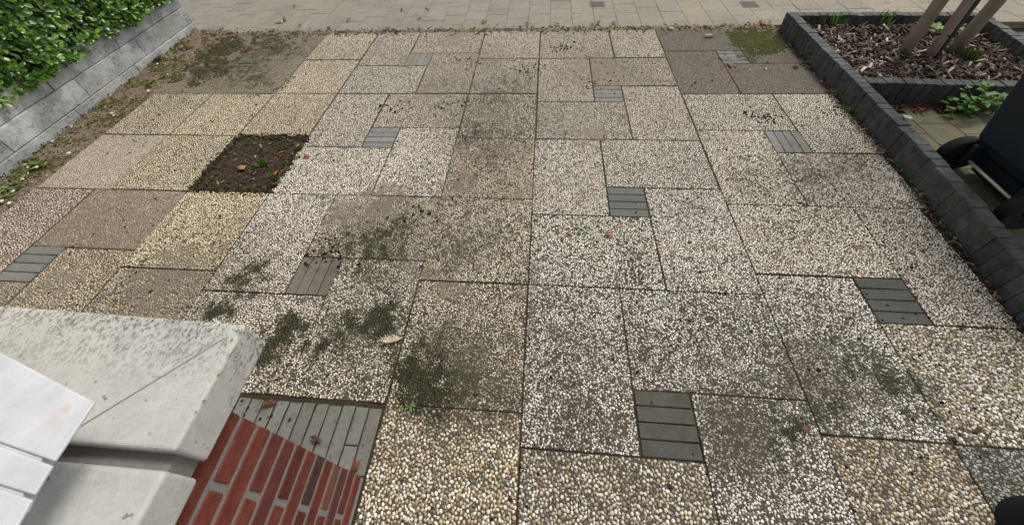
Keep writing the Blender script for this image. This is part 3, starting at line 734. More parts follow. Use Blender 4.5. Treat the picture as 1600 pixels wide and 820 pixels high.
# mitre crease of the corner stone: a raised hairline of mortar
a, b = np.array([-.925, -.225]), np.array([-1.21, -.50])
dn = np.array([.0006, -.0006])
wobj('mitre_joint', prism_bm([tuple(a+dn), tuple(b+dn), tuple(b-dn), tuple(a-dn)], ZT-.004, ZT+.0012), plain('dark_mitre_mortar', (.2, .195, .18), .9))

# ------------------------------------------------------------------ white ledge
led = empty('white_ledge', (-1.25, -.5, .9)); led['label'] = 'white coated ledge with two grooves and a small rust stain'; led['category'] = 'ledge'
def lobj(name, bm, mat=M['white']):
    o = from_bm(name, bm, mat, led); o.matrix_parent_inverse = Matrix.Translation(-led.location); return o
def lp(x, y): return at(x, y, 1.0)[:2]
def leftward(a, b, L=.6): d = b-a; return a+d/np.linalg.norm(d)*L
def board(r0, r1, l0, l1):
    """right edge pixels far and near, and a second pixel on the far and near edge"""
    A, B = lp(*r0), lp(*r1); lobj('board', prism_bm([tuple(A), tuple(B), tuple(leftward(B, lp(*l1))), tuple(leftward(A, lp(*l0)))], .9945, 1.0, .0022, 3))
board((147, 628), (84, 720.5), (0, 550), (0, 690.5)); board((81, 727), (52, 773), (0, 697.5), (0, 757)); board((49, 780), (-8, 880), (0, 764), (-150, 850))
q0, q1 = lp(130, 650), lp(40, 800)
lobj('backing', prism_bm([tuple(q0+[-.03, -.01]), tuple(q1+[-.02, 0]), tuple(q1+[-.5, .02]), tuple(q0+[-.5, .06])], .976, .9962))
lobj('support', box_bm(-1.55, -1.13, -.62, -.42, .9005, .977))

# ------------------------------------------------------------------ dark kerb round planter and yard
kerb = empty('brick_kerb', (1.65, 1.85, 0)); kerb['label'] = 'dark upright brick kerb round the bark bed and bin yard'; kerb['category'] = 'kerb'
kb = box_bm(-.0335, .0335, -.0256, .0256, -.1, .1, .003, 2); KBM = bpy.data.meshes.new('kerb_brick'); kb.to_mesh(KBM); kb.free(); finish(KBM, M['kerb'])
def krow(p0, p1, ht=.153, outer=None):
    p0, p1 = np.array(p0), np.array(p1); L = np.linalg.norm(p1-p0); n = int(L/.0535); d = (p1-p0)/L; rz = math.atan2(d[1], d[0])-math.pi/2
    for i in range(n):
        c = p0+d*(i+.5)*L/n
        if outer: c[0] = outer(c[1])+.0335
        o = bpy.data.objects.new('kerb_brick', KBM); link(o, kerb)
        o.location = (c[0]-kerb.location.x+random.gauss(0, .0012), c[1]-kerb.location.y, ht-.1+random.gauss(0, .0015))
        o.rotation_euler = (random.gauss(0, .006), random.gauss(0, .01), rz+random.gauss(0, .012)); j = random.uniform(.78, 1.22); o.color = (j, j, j*random.uniform(.97, 1.03), 1)
krow((1.66, 2.885), (1.66, -.55), .153, kerbx)
krow((1.705, 2.853), (3.03, 2.80), .15)
krow((3.045, 2.76), (2.93, 1.82), .15)
krow((1.70, 1.855), (2.90, 1.79), .15)

# ------------------------------------------------------------------ bark bed
BX0, BX1, BY0, BY1 = 1.70, 3.0, 1.86, 2.83
V, F = [], []; NX, NY = 50, 40
def barkz(x, y): return .062+.02*sn(x*3, y*3, 5)+.008*sn(x*11, y*11, 2)
for j in range(NY+1):
    for k in range(NX+1):
        x = BX0+(BX1-BX0)*k/NX; y = BY0+(BY1-BY0)*j/NY; V.append((x, y, barkz(x, y)))
for j in range(NY):
    for k in range(NX): a = j*(NX+1)+k; F.append((a, a+1, a+NX+2, a+NX+1))
struct(mesh_obj('planting_bed', V, F, M['soil'], smooth=True), 'dark soil bed inside the brick kerb', 'soil')
CHC = [((.13, .098, .075), 22), ((.23, .19, .155), 14), ((.058, .04, .032), 32), ((.034, .024, .02), 26), ((.38, .33, .275), 6), ((.085, .056, .043), 16)]
cw = np.array([c[1] for c in CHC], float); cw /= cw.sum(); cc = np.array([c[0] for c in CHC])
def chips(name, n, posf, lr, colors, wts, mat, flat=.35):
    base = np.array([(-1, -1, -1), (1, -1, -1), (1, 1, -1), (-1, 1, -1), (-1, -1, 1), (1, -1, 1), (1, 1, 1), (-1, 1, 1)], float)*.5
    fc = np.array([(0, 3, 2, 1), (4, 5, 6, 7), (0, 1, 5, 4), (1, 2, 6, 5), (2, 3, 7, 6), (3, 0, 4, 7)])
    V = np.zeros((n, 8, 3)); C = np.zeros((n, 8, 3))
    for i in range(n):
        L = lr[0]+(lr[1]-lr[0])*RNG.random()**2; w = L*RNG.uniform(.09, .3); t = RNG.uniform(.002, .006)
        b = base*np.array([L, w, t]); b[:, 1] *= 1+.5*(RNG.random(8)-.5); b[:, 0] *= 1+.3*(RNG.random(8)-.5); b[:, 2] += .12*L*(np.abs(base[:, 0])*2-1)*(RNG.random()-.5)
        rz = RNG.random()*6.28; ry = RNG.normal()*flat; rx = RNG.normal()*flat
        Rm = np.array(Matrix.Rotation(rz, 3, 'Z') @ Matrix.Rotation(ry, 3, 'Y') @ Matrix.Rotation(rx, 3, 'X'))
        V[i] = b @ Rm.T+posf(L, abs(ry)); C[i] = cc_pick(colors, wts)
    return fast_mesh(name, V.reshape(-1, 3), (fc[None]+(np.arange(n)*8)[:, None, None]).reshape(-1, 4), mat, False, C.reshape(-1, 3))
def cc_pick(colors, wts): return colors[RNG.choice(len(colors), p=wts)]*RNG.uniform(.75, 1.25)
def bpos(L, r):
    x = RNG.uniform(BX0+.02, BX1-.02); y = RNG.uniform(BY0+.02, BY1-.02); return np.array([x, y, barkz(x, y)+.004+.012*RNG.random()+.25*L*r])
o = bpy.data.objects.new('bark_mulch', chips('bark_mulch', 5600, bpos, (.012, .085), cc, cw, M['chip'])); link(o)
tag(o, 'loose brown and tan bark chips filling the planting bed', 'bark', kind='stuff')

# ------------------------------------------------------------------ stakes and young tree
def stake(base, top, r, mat, label, name='tree_stake', cat='stake', seg=14):
    base = np.array(base); top = np.array(top); n = 9; pts = []; rr = []
    for i in range(n):
        t = i/(n-1); p = base+(top-base)*t-base; pts.append(p+np.array([.004*sn(t*5, r*90, 1), .004*sn(t*5, r*90, 7), 0])); rr.append(r*(1.04-.1*t+.02*sn(t*9, r*50, 3)))
    v, f = tube_data(pts, rr, seg); o = mesh_obj(name, v, f, mat, None, True); o.location = base
    return tag(o, label, cat, 'round stakes in the bark bed')
s1 = at(1411, 84, .07); s2 = at(1452, 88, .07); s3 = at(1491, 78, .07)
stake((s1[0], s1[1], .02), (s1[0]+.02, s1[1]+.03, 1.75), .037, M['stake'], 'thick brown wooden stake nearest the driveway in the bark bed')
stake((s2[0]-.012, s2[1]-.01, .02), (s2[0]-.02, s2[1]+.02, 1.75), .028, M['stake2'], 'pale grey split stake tied to the young tree')
stake((s3[0], s3[1], .02), (s3[0]+.15, s3[1]+.05, 1.75), .038, M['stake'], 'mossy brown wooden stake nearest the wheelie bin side')
tree = empty('young_tree', (s2[0]+.055, s2[1]+.03, .05)); tag(tree, 'slim dark young tree trunk tied behind the pale stake', 'tree')
pts = [np.array([.012*sn(t*3, 1, 2), .012*sn(t*3, 5, 2), 2.5*t]) for t in np.linspace(0, 1, 12)]
v, f = tube_data(pts, [.026-.014*t for t in np.linspace(0, 1, 12)], 12); mesh_obj('trunk', v, f, M['bark'], tree, True)
for k in range(9):
    an = k*2.4; z0 = 1.65+.09*k; d = np.array([math.cos(an)*.4, math.sin(an)*.4, .35])
    v, f = tube_data([np.array([0, 0, z0]), np.array([0, 0, z0])+d*.5, np.array([0, 0, z0+.04])+d], [.009, .007, .003], 6); mesh_obj('limb', v, f, M['bark'], tree, True)
sp = []
for _ in range(420):
    p = rnd_dir()*np.array([.55, .55, .62])*RNG.random()**.45+np.array([0, 0, 2.35])
    sp.append((p, rnd_dir()+np.array([0, 0, -.3]), rnd_dir(), .06, .035, np.array([.06, .12, .025])*RNG.uniform(.6, 1.4)))
cr = bpy.data.objects.new('crown', leaves_mesh('crown', sp, M['weed'])); link(cr, tree); cr['kind'] = 'stuff'
tie = []; tv, tf = tube_data([np.array([s2[0]+.02+.062*math.cos(a), s2[1]+.01+.046*math.sin(a), .235+.004*math.sin(2*a)]) for a in np.linspace(0, 2*math.pi, 25)], .007, 8, False)
tag(mesh_obj('tree_tie', tv, tf, M['tie'], None, True), 'black band tying the young tree to the pale stake', 'tie')

# ------------------------------------------------------------------ wheelie bin
BINX, BINY = 1.82, 1.02
wb = empty('wheelie_bin', (BINX, BINY, 0), R_(0)); tag(wb, 'dark blue black wheelie bin standing in the yard behind the kerb', 'bin')
def rrect(x0, x1, hw, r, n=5):
    P = []
    for cx_, cy_, a0 in ((x1-r, hw-r, 0), (x0+r, hw-r, 90), (x0+r, -hw+r, 180), (x1-r, -hw+r, 270)):
        for k in range(n+1): a = R_(a0+90*k/n); P.append((cx_+r*math.cos(a), cy_+r*math.sin(a)))
    return P
def loft(secs):
    V, F = [], []; n = len(secs[0][0])
    for P, z in secs: V += [(x, y, z) for x, y in P]
    for i in range(len(secs)-1):
        for k in range(n): F.append((i*n+k, i*n+(k+1) % n, (i+1)*n+(k+1) % n, (i+1)*n+k))
    F.append(tuple(range(n))[::-1]); F.append(tuple((len(secs)-1)*n+k for k in range(n)))
    return V, F
v, f = loft([(rrect(.10, .42, .165, .03), .03), (rrect(.095, .425, .17, .03), .13), (rrect(.05, .43, .192, .035), .175), (rrect(.02, .44, .203, .035), .23),
             (rrect(-.02, .475, .24, .04), .6), (rrect(-.045, .50, .262, .04), .88), (rrect(-.055, .51, .27, .04), .885), (rrect(-.055, .51, .27, .04), .93)])
mesh_obj('body', v, f, M['bin'], wb)
v, f = loft([(rrect(-.075, .53, .28, .04), .932), (rrect(-.075, .53, .28, .04), .958), (rrect(-.02, .48, .21, .06), .995), (rrect(.05, .4, .14, .06), 1.008)])
mesh_obj('lid', v, f, M['bin'], wb)
v, f = tube_data([(-.05, -.2, .94), (-.1, -.2, .955), (-.11, -.19, .96), (-.11, .19, .96), (-.1, .2, .955), (-.05, .2, .94)], .014, 10); mesh_obj('handle', v, f, M['bin'], wb, True)
v, f = tube_data([(.035, -.205, .1), (.035, .205, .1)], .0085, 12); mesh_obj('axle', v, f, M['axle'], wb, True)
for s in (-1, 1):
    bm = box_bm(.005, .12, min(s*.135, s*.16), max(s*.135, s*.16), .075, .20, .006, 2); from_bm('axle_bracket', bm, M['bin'], wb)
    wh = bpy.data.objects.new('wheel', None); link(wh, wb); wh.location = (.035, s*.20, .1); wh.empty_display_size = .05
    prof = [(.05, .018), (.072, .018), (.078, .026), (.094, .026), (.1, .018), (.1, -.018), (.094, -.026), (.078, -.026), (.072, -.018), (.05, -.018)]
    V, F = [], []; n = 36
    for k in range(n):
        a = 2*math.pi*k/n; V += [(r*math.cos(a), y, r*math.sin(a)) for r, y in prof]
    m = len(prof)
    for k in range(n):
        for i in range(m-1): a = k*m+i; b = ((k+1) % n)*m+i; F.append((a, b, b+1, a+1))
    mesh_obj('tyre', V, F, M['rubber'], wh, True)
    bm = bmesh.new(); bmesh.ops.create_cone(bm, cap_ends=True, segments=24, radius1=.051, radius2=.051, depth=.03, matrix=Matrix.Rotation(R_(90), 4, 'X'))
    bmesh.ops.create_cone(bm, cap_ends=True, segments=16, radius1=.02, radius2=.016, depth=.05, matrix=Matrix.Rotation(R_(90), 4, 'X'))
    from_bm('hub', bm, M['bin'], wh)

# ------------------------------------------------------------------ dark tub, lower right corner
q1, q2, q3 = at(1600, 747.6)[:2], at(1556, 790)[:2], at(1547, 822)[:2]
A_ = np.array([q2-q1, q3-q1])*2; b_ = np.array([q2@q2-q1@q1, q3@q3-q1@q1]); ctr = np.linalg.solve(A_, b_); rad_ = .125; ctr = q2+(ctr-q2)/np.linalg.norm(ctr-q2)*rad_
tb = empty('plastic_tub', (ctr[0], ctr[1], 0)); tag(tb, 'round dark grey plastic tub at the lower right edge', 'tub')
def circ(r, n=48): return [(r*math.cos(2*math.pi*k/n), r*math.sin(2*math.pi*k/n)) for k in range(n)]
v, f = loft([(circ(rad_), .0), (circ(rad_*.96), .13)]); mesh_obj('shell', v, f, M['tub'], tb, False)
v, f = loft([(circ(rad_*.965), .1305), (circ(rad_*.975), .134), (circ(rad_*.975), .146), (circ(rad_*.95), .15), (circ(rad_*.3), .156)]); mesh_obj('lid', v, f, M['tub'], tb, False)

# ------------------------------------------------------------------ moss, crumbs, litter (uncountable)
def domes(name, items, mat, seg=6):
    n = len(items); th = np.arange(seg)*2*math.pi/seg; V = np.zeros((n, 2*seg+1, 3)); C = np.zeros((n, 2*seg+1, 3))
    for i, (p, r, h, c) in enumerate(items):
        j = 1+.5*(RNG.random(seg)-.5); ph = RNG.random()*6
        for li, (s, z) in enumerate(((1, -.1), (.7, .7))):
            V[i, li*seg:(li+1)*seg] = np.stack([p[0]+np.cos(th+ph)*r*s*j, p[1]+np.sin(th+ph)*r*s*j, np.full(seg, p[2]+h*z)+h*.3*(RNG.random(seg)-.5)], 1)
        V[i, -1] = (p[0]+r*.2*RNG.normal(), p[1]+r*.2*RNG.normal(), p[2]+h); C[i] = c
    a = np.arange(seg); b = (a+1) % seg; base = (np.arange(n)*(2*seg+1))[:, None, None]
    q = np.stack([a, b, b+seg, a+seg], 1)[None]+base; t = np.stack([a+seg, b+seg, np.full(seg, 2*seg)], 1)[None]+base
    return fast_mesh(name, V.reshape(-1, 3), [q.reshape(-1, 4), t.reshape(-1, 3)], mat, True, C.reshape(-1, 3))
def mossy(px, rad, n, green, rr=(.004, .013), squash=1.0, bias=0.0):
    c = at(*px); L = []
    for _ in range(n):
        a = RNG.random()*6.28; r = rad*math.sqrt(RNG.random()); x = c[0]+r*math.cos(a); y = c[1]+r*math.sin(a)*squash
        if sn(x*11, y*11, 8)+.35*sn(x*40, y*40, 2) < -.18-bias+.5*(r/rad)**2 or x > kerbx(y)-.01: continue
        s = RNG.uniform(*rr); g = np.array(green)*RNG.uniform(.6, 1.5); L.append(((x, y, .0), s, s*RNG.uniform(.3, .6), g))
    return L
def moss_obj(items, label): o = link(bpy.data.objects.new('moss', domes('moss', items, M['moss']))); tag(o, label, 'moss', kind='stuff')
moss_obj(mossy((1184, 62), .25, 5200, (.05, .054, .012), (.003, .009), 1.0, .3)+mossy((1150, 62), .13, 700, (.05, .054, .014), (.003, .007))+mossy((1175, 86), .14, 800, (.045, .048, .014), (.003, .007)), 'yellow green moss cushion on the dark slabs by the planter')
moss_obj(mossy((340, 78), .36, 2600, (.05, .046, .022), (.004, .016))+mossy((320, 112), .28, 1200, (.05, .046, .022), (.004, .015))+mossy((425, 72), .32, 1000, (.055, .05, .026), (.003, .012))+mossy((420, 132), .2, 500, (.06, .065, .02), (.003, .01)), 'brown green moss over the grey slabs at the far left')
moss_obj(mossy((440, 525), .13, 1400, (.022, .026, .01), (.0014, .0036))+mossy((525, 520), .1, 700, (.024, .024, .012), (.0014, .0036))+mossy((600, 495), .12, 900, (.026, .024, .012), (.0014, .0036))+mossy((660, 590), .15, 1100, (.022, .024, .01), (.0014, .0036))
         +mossy((595, 380), .16, 700, (.04, .04, .015), (.0014, .0036))+mossy((390, 432), .11, 500, (.045, .048, .015), (.0014, .0036))+mossy((335, 490), .1, 450, (.03, .033, .014), (.0014, .0036)), 'dark green moss spots on the slabs beside the brick wall')
crumbs = []
for _ in range(3800):
    q = RNG.random()
    if q < .5: x, y = RNG.uniform(-3.4, 1.6), RNG.uniform(1.2, 2.95)
    else: x, y = RNG.uniform(-2.8, 1.55), RNG.uniform(-.5, 1.3)
    if sn(x*1.7, y*1.7, 4) < .06 and RNG.random() < .8: continue
    s = RNG.uniform(.002, .0065)*(1.5 if RNG.random() < .08 else 1); crumbs.append(((x, y, .001), s, s*.8, np.array([.03, .024, .016])*RNG.uniform(.5, 1.6)))
for (px, n) in (((830, 110), 40), ((605, 170), 20), ((700, 165), 20), ((1250, 50), 40), ((1190, 185), 30), ((1330, 105), 30), ((520, 395), 30), ((880, 75), 40), ((930, 130), 20), ((1300, 175), 20), ((655, 335), 14), ((735, 95), 30)):
    c = at(*px)
    for _ in range(n): crumbs.append(((c[0]+.07*RNG.normal(), c[1]+.05*RNG.normal(), .001), RNG.uniform(.003, .012), RNG.uniform(.003, .007), np.array([.022, .018, .012])*RNG.uniform(.5, 1.4)))
o = link(bpy.data.objects.new('soil_crumbs', domes('soil_crumbs', [c for c in crumbs if c[0][0] < kerbx(c[0][1])-.02], M['crumb'], 5))); tag(o, 'small dark crumbs of soil strewn over the slabs', 'soil crumbs', kind='stuff')
# litter in the soil strip, along the kerb foot and at the pavement edge
LC = np.array([(.2, .1, .055), (.12, .07, .045), (.3, .22, .14), (.075, .05, .035), (.42, .36, .26), (.17, .06, .035)]); LW = np.array([.22, .25, .18, .2, .08, .07])
def spos(L, r):
    y = RNG.uniform(.4, 3.0); t = RNG.random()**1.3; x = wallx(y)+.02+t*(-17*U-wallx(y)-.03); return np.array([x, y, .012+.028*(1-t)**2+.006*RNG.random()+.2*L*r])
o = link(bpy.data.objects.new('leaf_litter', chips('leaf_litter', 900, spos, (.004, .026), LC, LW, M['dry'], .3))); tag(o, 'dry leaf and twig litter in the soil beside the block wall', 'litter', kind='stuff')
def kpos(L, r):
    y = RNG.uniform(.0, 2.85); return np.array([kerbx(y)-.006-abs(RNG.normal())*.028, y, .004+.006*RNG.random()+.2*L*r])
o = link(bpy.data.objects.new('leaf_litter', chips('leaf_litter', 620, kpos, (.006, .038), LC*.7, LW, M['dry'], .3))); tag(o, 'brown leaf litter along the foot of the dark kerb', 'litter', kind='stuff')
def epos(L, r):
    x = RNG.uniform(-3.7, 1.6); return np.array([x, 2.94+.035*RNG.normal(), .008+.006*RNG.random()+.2*L*r])
o = link(bpy.data.objects.new('leaf_litter', chips('leaf_litter', 480, epos, (.004, .03), LC, LW, M['dry'], .3))); tag(o, 'dry litter along the edge between driveway and pavement', 'litter', kind='stuff')
def ppos(L, r): return np.array([RNG.uniform(PX0, PX1), RNG.uniform(PY0, PY1), -.002+.006*RNG.random()+.2*L*r])
o = link(bpy.data.objects.new('root_litter', chips('root_litter', 330, ppos, (.004, .034), LC*.8, LW, M['dry'], .3))); tag(o, 'twigs and roots lying on the bare soil square', 'litter', kind='stuff')
def ypos(L, r): return np.array([RNG.uniform(1.72, 2.8), 1.775-abs(RNG.normal())*.035, .006+.01*RNG.random()+.2*L*r])
o = link(bpy.data.objects.new('leaf_litter', chips('leaf_litter', 260, ypos, (.015, .06), np.array([(.16, .05, .03), (.1, .04, .03), (.2, .09, .05), (.06, .03, .025)]), np.array([.3, .3, .2, .2]), M['dry'], .3))); tag(o, 'red brown leaves heaped in the yard below the cross kerb', 'litter', kind='stuff')

ORD = ['first', 'second', 'third', 'fourth', 'fifth', 'sixth', 'seventh', 'eighth', 'ninth', 'tenth', 'eleventh', 'twelfth', 'thirteenth', 'fourteenth', 'fifteenth', 'sixteenth', 'seventeenth', 'eighteenth', 'nineteenth', 'twentieth', 'twenty first']
# ------------------------------------------------------------------ small white stones in the soil strip
SPX = [(112, 199), (175, 178), (178, 181), (70, 224), (83, 222), (45, 262), (20, 300), (62, 232), (160, 157), (165, 168), (232, 143), (210, 120), (150, 178), (15, 318), (3, 315), (36, 281), (108, 240), (246, 101), (262, 117), (58, 262), (40, 258)]
ico = bmesh.new(); bmesh.ops.create_icosphere(ico, subdivisions=2, radius=1)
for vv in ico.verts: vv.co *= 1+.22*sn(vv.co.x*1.7, vv.co.y*1.7, vv.co.z*1.7)
SM = bpy.data.meshes.new('pebble'); ico.to_mesh(SM); ico.free(); finish(SM, M['stone'], True, np.ones((len(SM.vertices), 3)))
for i, px in enumerate(sorted(SPX, key=lambda q: q[1])):
    p = at(*px, .02); o = bpy.data.objects.new('pebble', SM); link(o); s = random.uniform(.006, .0115); o.scale = (s*1.25, s, s*.7); o.location = (p[0], p[1], .024); o.rotation_euler = (0, 0, random.random()*6)
    j = random.uniform(.75, 1.05); o.color = (.66*j, .62*j, .53*j, 1)
    tag(o, ORD[i]+' small white stone from the street end of the soil strip', 'stone', 'white stones in the soil strip')

L_ = []; G_ = []
for _ in range(5200):
    y = RNG.uniform(.3, 3.0); t_ = RNG.random(); x = wallx(y)+.01+t_*(-17*U-wallx(y)-.012); z = .003+.027*(1-t_)**2+.011*sn(x*14, y*14, 2)
    if sn(x*6, y*6, 3)+.5*sn(x*22, y*22, 9) > .02: s_ = RNG.uniform(.003, .011); L_.append(((x, y, z), s_, s_*.5, np.array([.075, .075, .024])*RNG.uniform(.5, 1.6)))
    elif RNG.random() < .45: s_ = RNG.uniform(.002, .006); G_.append(((x, y, z), s_, s_*.8, (np.array([.3, .25, .18]) if RNG.random() < .3 else np.array([.1, .075, .05]))*RNG.uniform(.5, 1.5)))
for _ in range(900):
    x = RNG.uniform(-3.6, 1.6); y = 2.935+.04*RNG.normal(); s_ = RNG.uniform(.003, .011); q_ = sn(x*4, 5, 1) > 0
    (L_ if q_ else G_).append(((x, y, .004), s_, s_*.6, (np.array([.07, .07, .025]) if q_ else np.array([.09, .07, .05]))*RNG.uniform(.5, 1.5)))
for _ in range(700):
    x, y = RNG.uniform(PX0, PX1), RNG.uniform(PY0, PY1)
    if sn(x*9, y*9, 3) > .0: s_ = RNG.uniform(.003, .009); L_.append(((x, y, -.008), s_, s_*.6, np.array([.055, .055, .02])*RNG.uniform(.5, 1.6)))
for _ in range(2200):
    e_ = RNG.random() < .5; x, y = RNG.uniform(PX0-.012, PX1+.012), RNG.uniform(PY0-.012, PY1+.012)
    if e_:
        k_ = RNG.integers(4); q_ = .014*RNG.normal()
        if k_ == 0: x = PX0+q_
        elif k_ == 1: x = PX1+q_
        elif k_ == 2: y = PY0+q_
        else: y = PY1+q_
    s_ = RNG.uniform(.002, .009)*(1.6 if RNG.random() < .08 else 1); G_.append(((x, y, -.009 if not e_ else -.002), s_*(1.5 if e_ else 1), s_*.9, (np.array([.04, .042, .015]) if (e_ and RNG.random() < .4) else np.array([.016, .012, .0085]))*RNG.uniform(.5, 2.0)))
moss_obj(L_, 'brownish moss in the soil strip, bare square and pavement joint')
o = link(bpy.data.objects.new('grit', domes('grit', G_, M['crumb'], 5))); tag(o, 'fine grit and crumbs in the soil strip by the block wall', 'grit', kind='stuff')

# ------------------------------------------------------------------ weeds and grass
def plant(name, loc, label, cat, specs, mat='weed', group=None, stems=None):
    e = empty(name, loc); tag(e, label, cat, group)
    o = bpy.data.objects.new('leaves', leaves_mesh('leaves', specs, M[mat])); link(o, e)
    if stems: mesh_obj('stem', stems[0], stems[1], M['stemgreen'], e, True)
    return e
M['stemgreen'] = plain('green_stem', (.1, .16, .04), .6)
def tuft(loc, n, L, label, name='grass_tuft', col=(.12, .2, .04), spread=.55, group=None):
    sp = []
    for _ in range(n):
        a = RNG.random()*6.28; d = np.array([math.cos(a)*spread*RNG.random(), math.sin(a)*spread*RNG.random(), 1.0]); l = L*RNG.uniform(.5, 1.1)
        sp.append((np.array([.25*L*RNG.normal()*.6, .25*L*RNG.normal()*.6, -.004]), d, np.array([math.cos(a), math.sin(a), .3]), l, .004+.03*L*RNG.random(), np.array(col)*RNG.uniform(.6, 1.4)))
    return plant(name, loc, label, 'grass', sp, group=group)
def low_weed(loc, n, L, label, col=(.1, .19, .04), group=None, name='weed'):
    sp = []
    for k in range(n):
        a = k*2.4+RNG.random(); d = np.array([math.cos(a), math.sin(a), RNG.uniform(.15, .7)]); l = L*RNG.uniform(.5, 1.1)
        sp.append((np.array([.35*L*RNG.normal(), .35*L*RNG.normal(), RNG.uniform(0, .3*L)]), d, np.array([-.2*math.cos(a), -.2*math.sin(a), 1.0]), l, l*RNG.uniform(.4, .6), np.array(col)*RNG.uniform(.6, 1.5)))
    return plant(name, loc, label, 'weed', sp, group=group)
# grass on the far side of the bark bed
for px, n, L, lab in (((1290, 33), 18, .12, 'thin grass tuft growing against the far kerb, left one'), ((1310, 36), 12, .08, 'sparse low grass tuft between two taller tufts at far kerb'), ((1372, 38), 26, .13, 'fuller bright grass tuft against the far kerb, right one')):
    p = at(*px, .07); tuft((p[0], min(p[1], 2.79), .07), n, L, lab, col=(.13, .24, .05))
p = at(1398, 104, .07); tuft((p[0], p[1], .065), 30, .07, 'small mossy grass tuft in the bark before the thick stake', col=(.12, .15, .04))
p = at(1510, 92, .07); tuft((p[0], p[1], .06), 120, .10, 'low wispy grass patch in the bark near the bin', col=(.11, .14, .05), spread=1.2)
p = at(1462, 50, .07); low_weed((p[0], p[1], .07), 34, .075, 'pale green weed behind the young tree trunk', (.2, .28, .1))
p = at(1498, 52, .07); low_weed((p[0], p[1], .07), 16, .06, 'little pale weed beside the mossy stake', (.2, .28, .1))
# leafy weed in the yard
sp = []; sv, sf = [], []
for k in range(17):
    a = k*2.4; h = RNG.uniform(.05, .2); r = RNG.uniform(.02, .17); tip = np.array([math.cos(a)*r, math.sin(a)*r*.42, h])
    v, f = tube_data([np.array([.02*math.cos(a), .01*math.sin(a), -.01]), tip*np.array([.5, .5, .7]), tip], [.0035, .003, .002], 5); o_ = len(sv); sv += v; sf += [tuple(i+o_ for i in q) for q in f]
    for m_ in range(6):
        b = m_*1.05+RNG.random(); d = np.array([math.cos(b), math.sin(b), RNG.uniform(-.1, .35)]); L = RNG.uniform(.032, .055)
        sp.append((tip-np.array([0, 0, .016*m_])*.8, d, np.array([0, 0, 1.0])+.2*rnd_dir(), L, L*RNG.uniform(.7, .85), np.array([.1, .225, .042])*RNG.uniform(.6, 1.4)))
p = at(1503, 172, 0); plant('leafy_weed', (p[0], 1.70, 0), 'bushy green nettle like weed below the cross kerb', 'weed', sp, stems=(sv, sf))
p = at(1555, 160, .03); low_weed((p[0], p[1], .0), 9, .06, 'few small leaves of weed right of the bushy weed', (.11, .23, .05))
# soil patch growth
for px, n, L, lab in (((410, 258), 26, .08, 'green grass tuft in the middle of the bare soil square'), ((440, 232), 20, .07, 'thin grass tuft at far right of the bare soil square'), ((376, 286), 14, .045, 'tiny bright weed at the near edge of the bare soil square'), ((425, 275), 22, .06, 'low grass tuft near the right corner of the bare soil square'), ((385, 225), 16, .05, 'short grass tuft at the far edge of the bare soil square'), ((330, 282), 14, .04, 'short grass tuft at the near left corner of the bare soil square')):
    p = at(*px); tuft((p[0], p[1], -.012), n, L, lab, col=(.12, .17, .045), spread=1.0)
# strip weeds
for i, (px, n, L) in enumerate(sorted((((125, 180), 10, .045), ((60, 258), 14, .05), ((25, 290), 16, .05), ((255, 118), 12, .045), ((205, 135), 9, .04), ((275, 80), 9, .04), ((160, 165), 8, .04), ((90, 225), 9, .04), ((10, 305), 8, .04), ((235, 128), 10, .04)), key=lambda q: q[0][1])):
    p = at(*px, .02); low_weed((p[0], p[1], .012), n, L, ORD[i]+' small green weed from the street end of the soil strip', (.14, .2, .05), 'weeds in the soil strip')
for i, px in enumerate(((275, 66), (268, 72))):
    p = at(*px, .02); tuft((p[0], p[1], .015), 14, .07, ('farther' if i == 0 else 'nearer')+' thin grass blades at the foot of the block wall', col=(.2, .24, .1), group='grass at the block wall foot')
# weeds along the pavement edge and kerb foot
for i, px in enumerate(sorted(((425, 50), (345, 47), (515, 46), (605, 47), (685, 48), (757, 36), (823, 40), (925, 40), (960, 38), (470, 42), (655, 46), (1060, 45)))):
    p = at(*px); low_weed((p[0], p[1], .006), random.randint(7, 14), .03, ORD[i]+' tiny weed from the left in the driveway and pavement joint', (.1, .13, .04), 'weeds along the pavement joint')
for i, px in enumerate(sorted(((1298, 143), (1318, 147), (1330, 172), (1342, 174), (1515, 383), (1440, 306), (1250, 85), (1265, 100)))):
    p = at(*px); low_weed((min(p[0], kerbx(p[1])-.02), p[1], .004), random.randint(6, 11), .032, ORD[i]+' tiny weed from the street end at the dark kerb foot', (.13, .21, .05), 'weeds along the kerb foot')
for i, px in enumerate(sorted(((505, 311), (497, 306), (640, 637), (744, 274), (908, 365)))):
    p = at(*px); low_weed((p[0], p[1], .002), 8, .022, ORD[i]+' tiny green sprout from the left among the slabs', (.12, .19, .05), 'sprouts in the slabs')

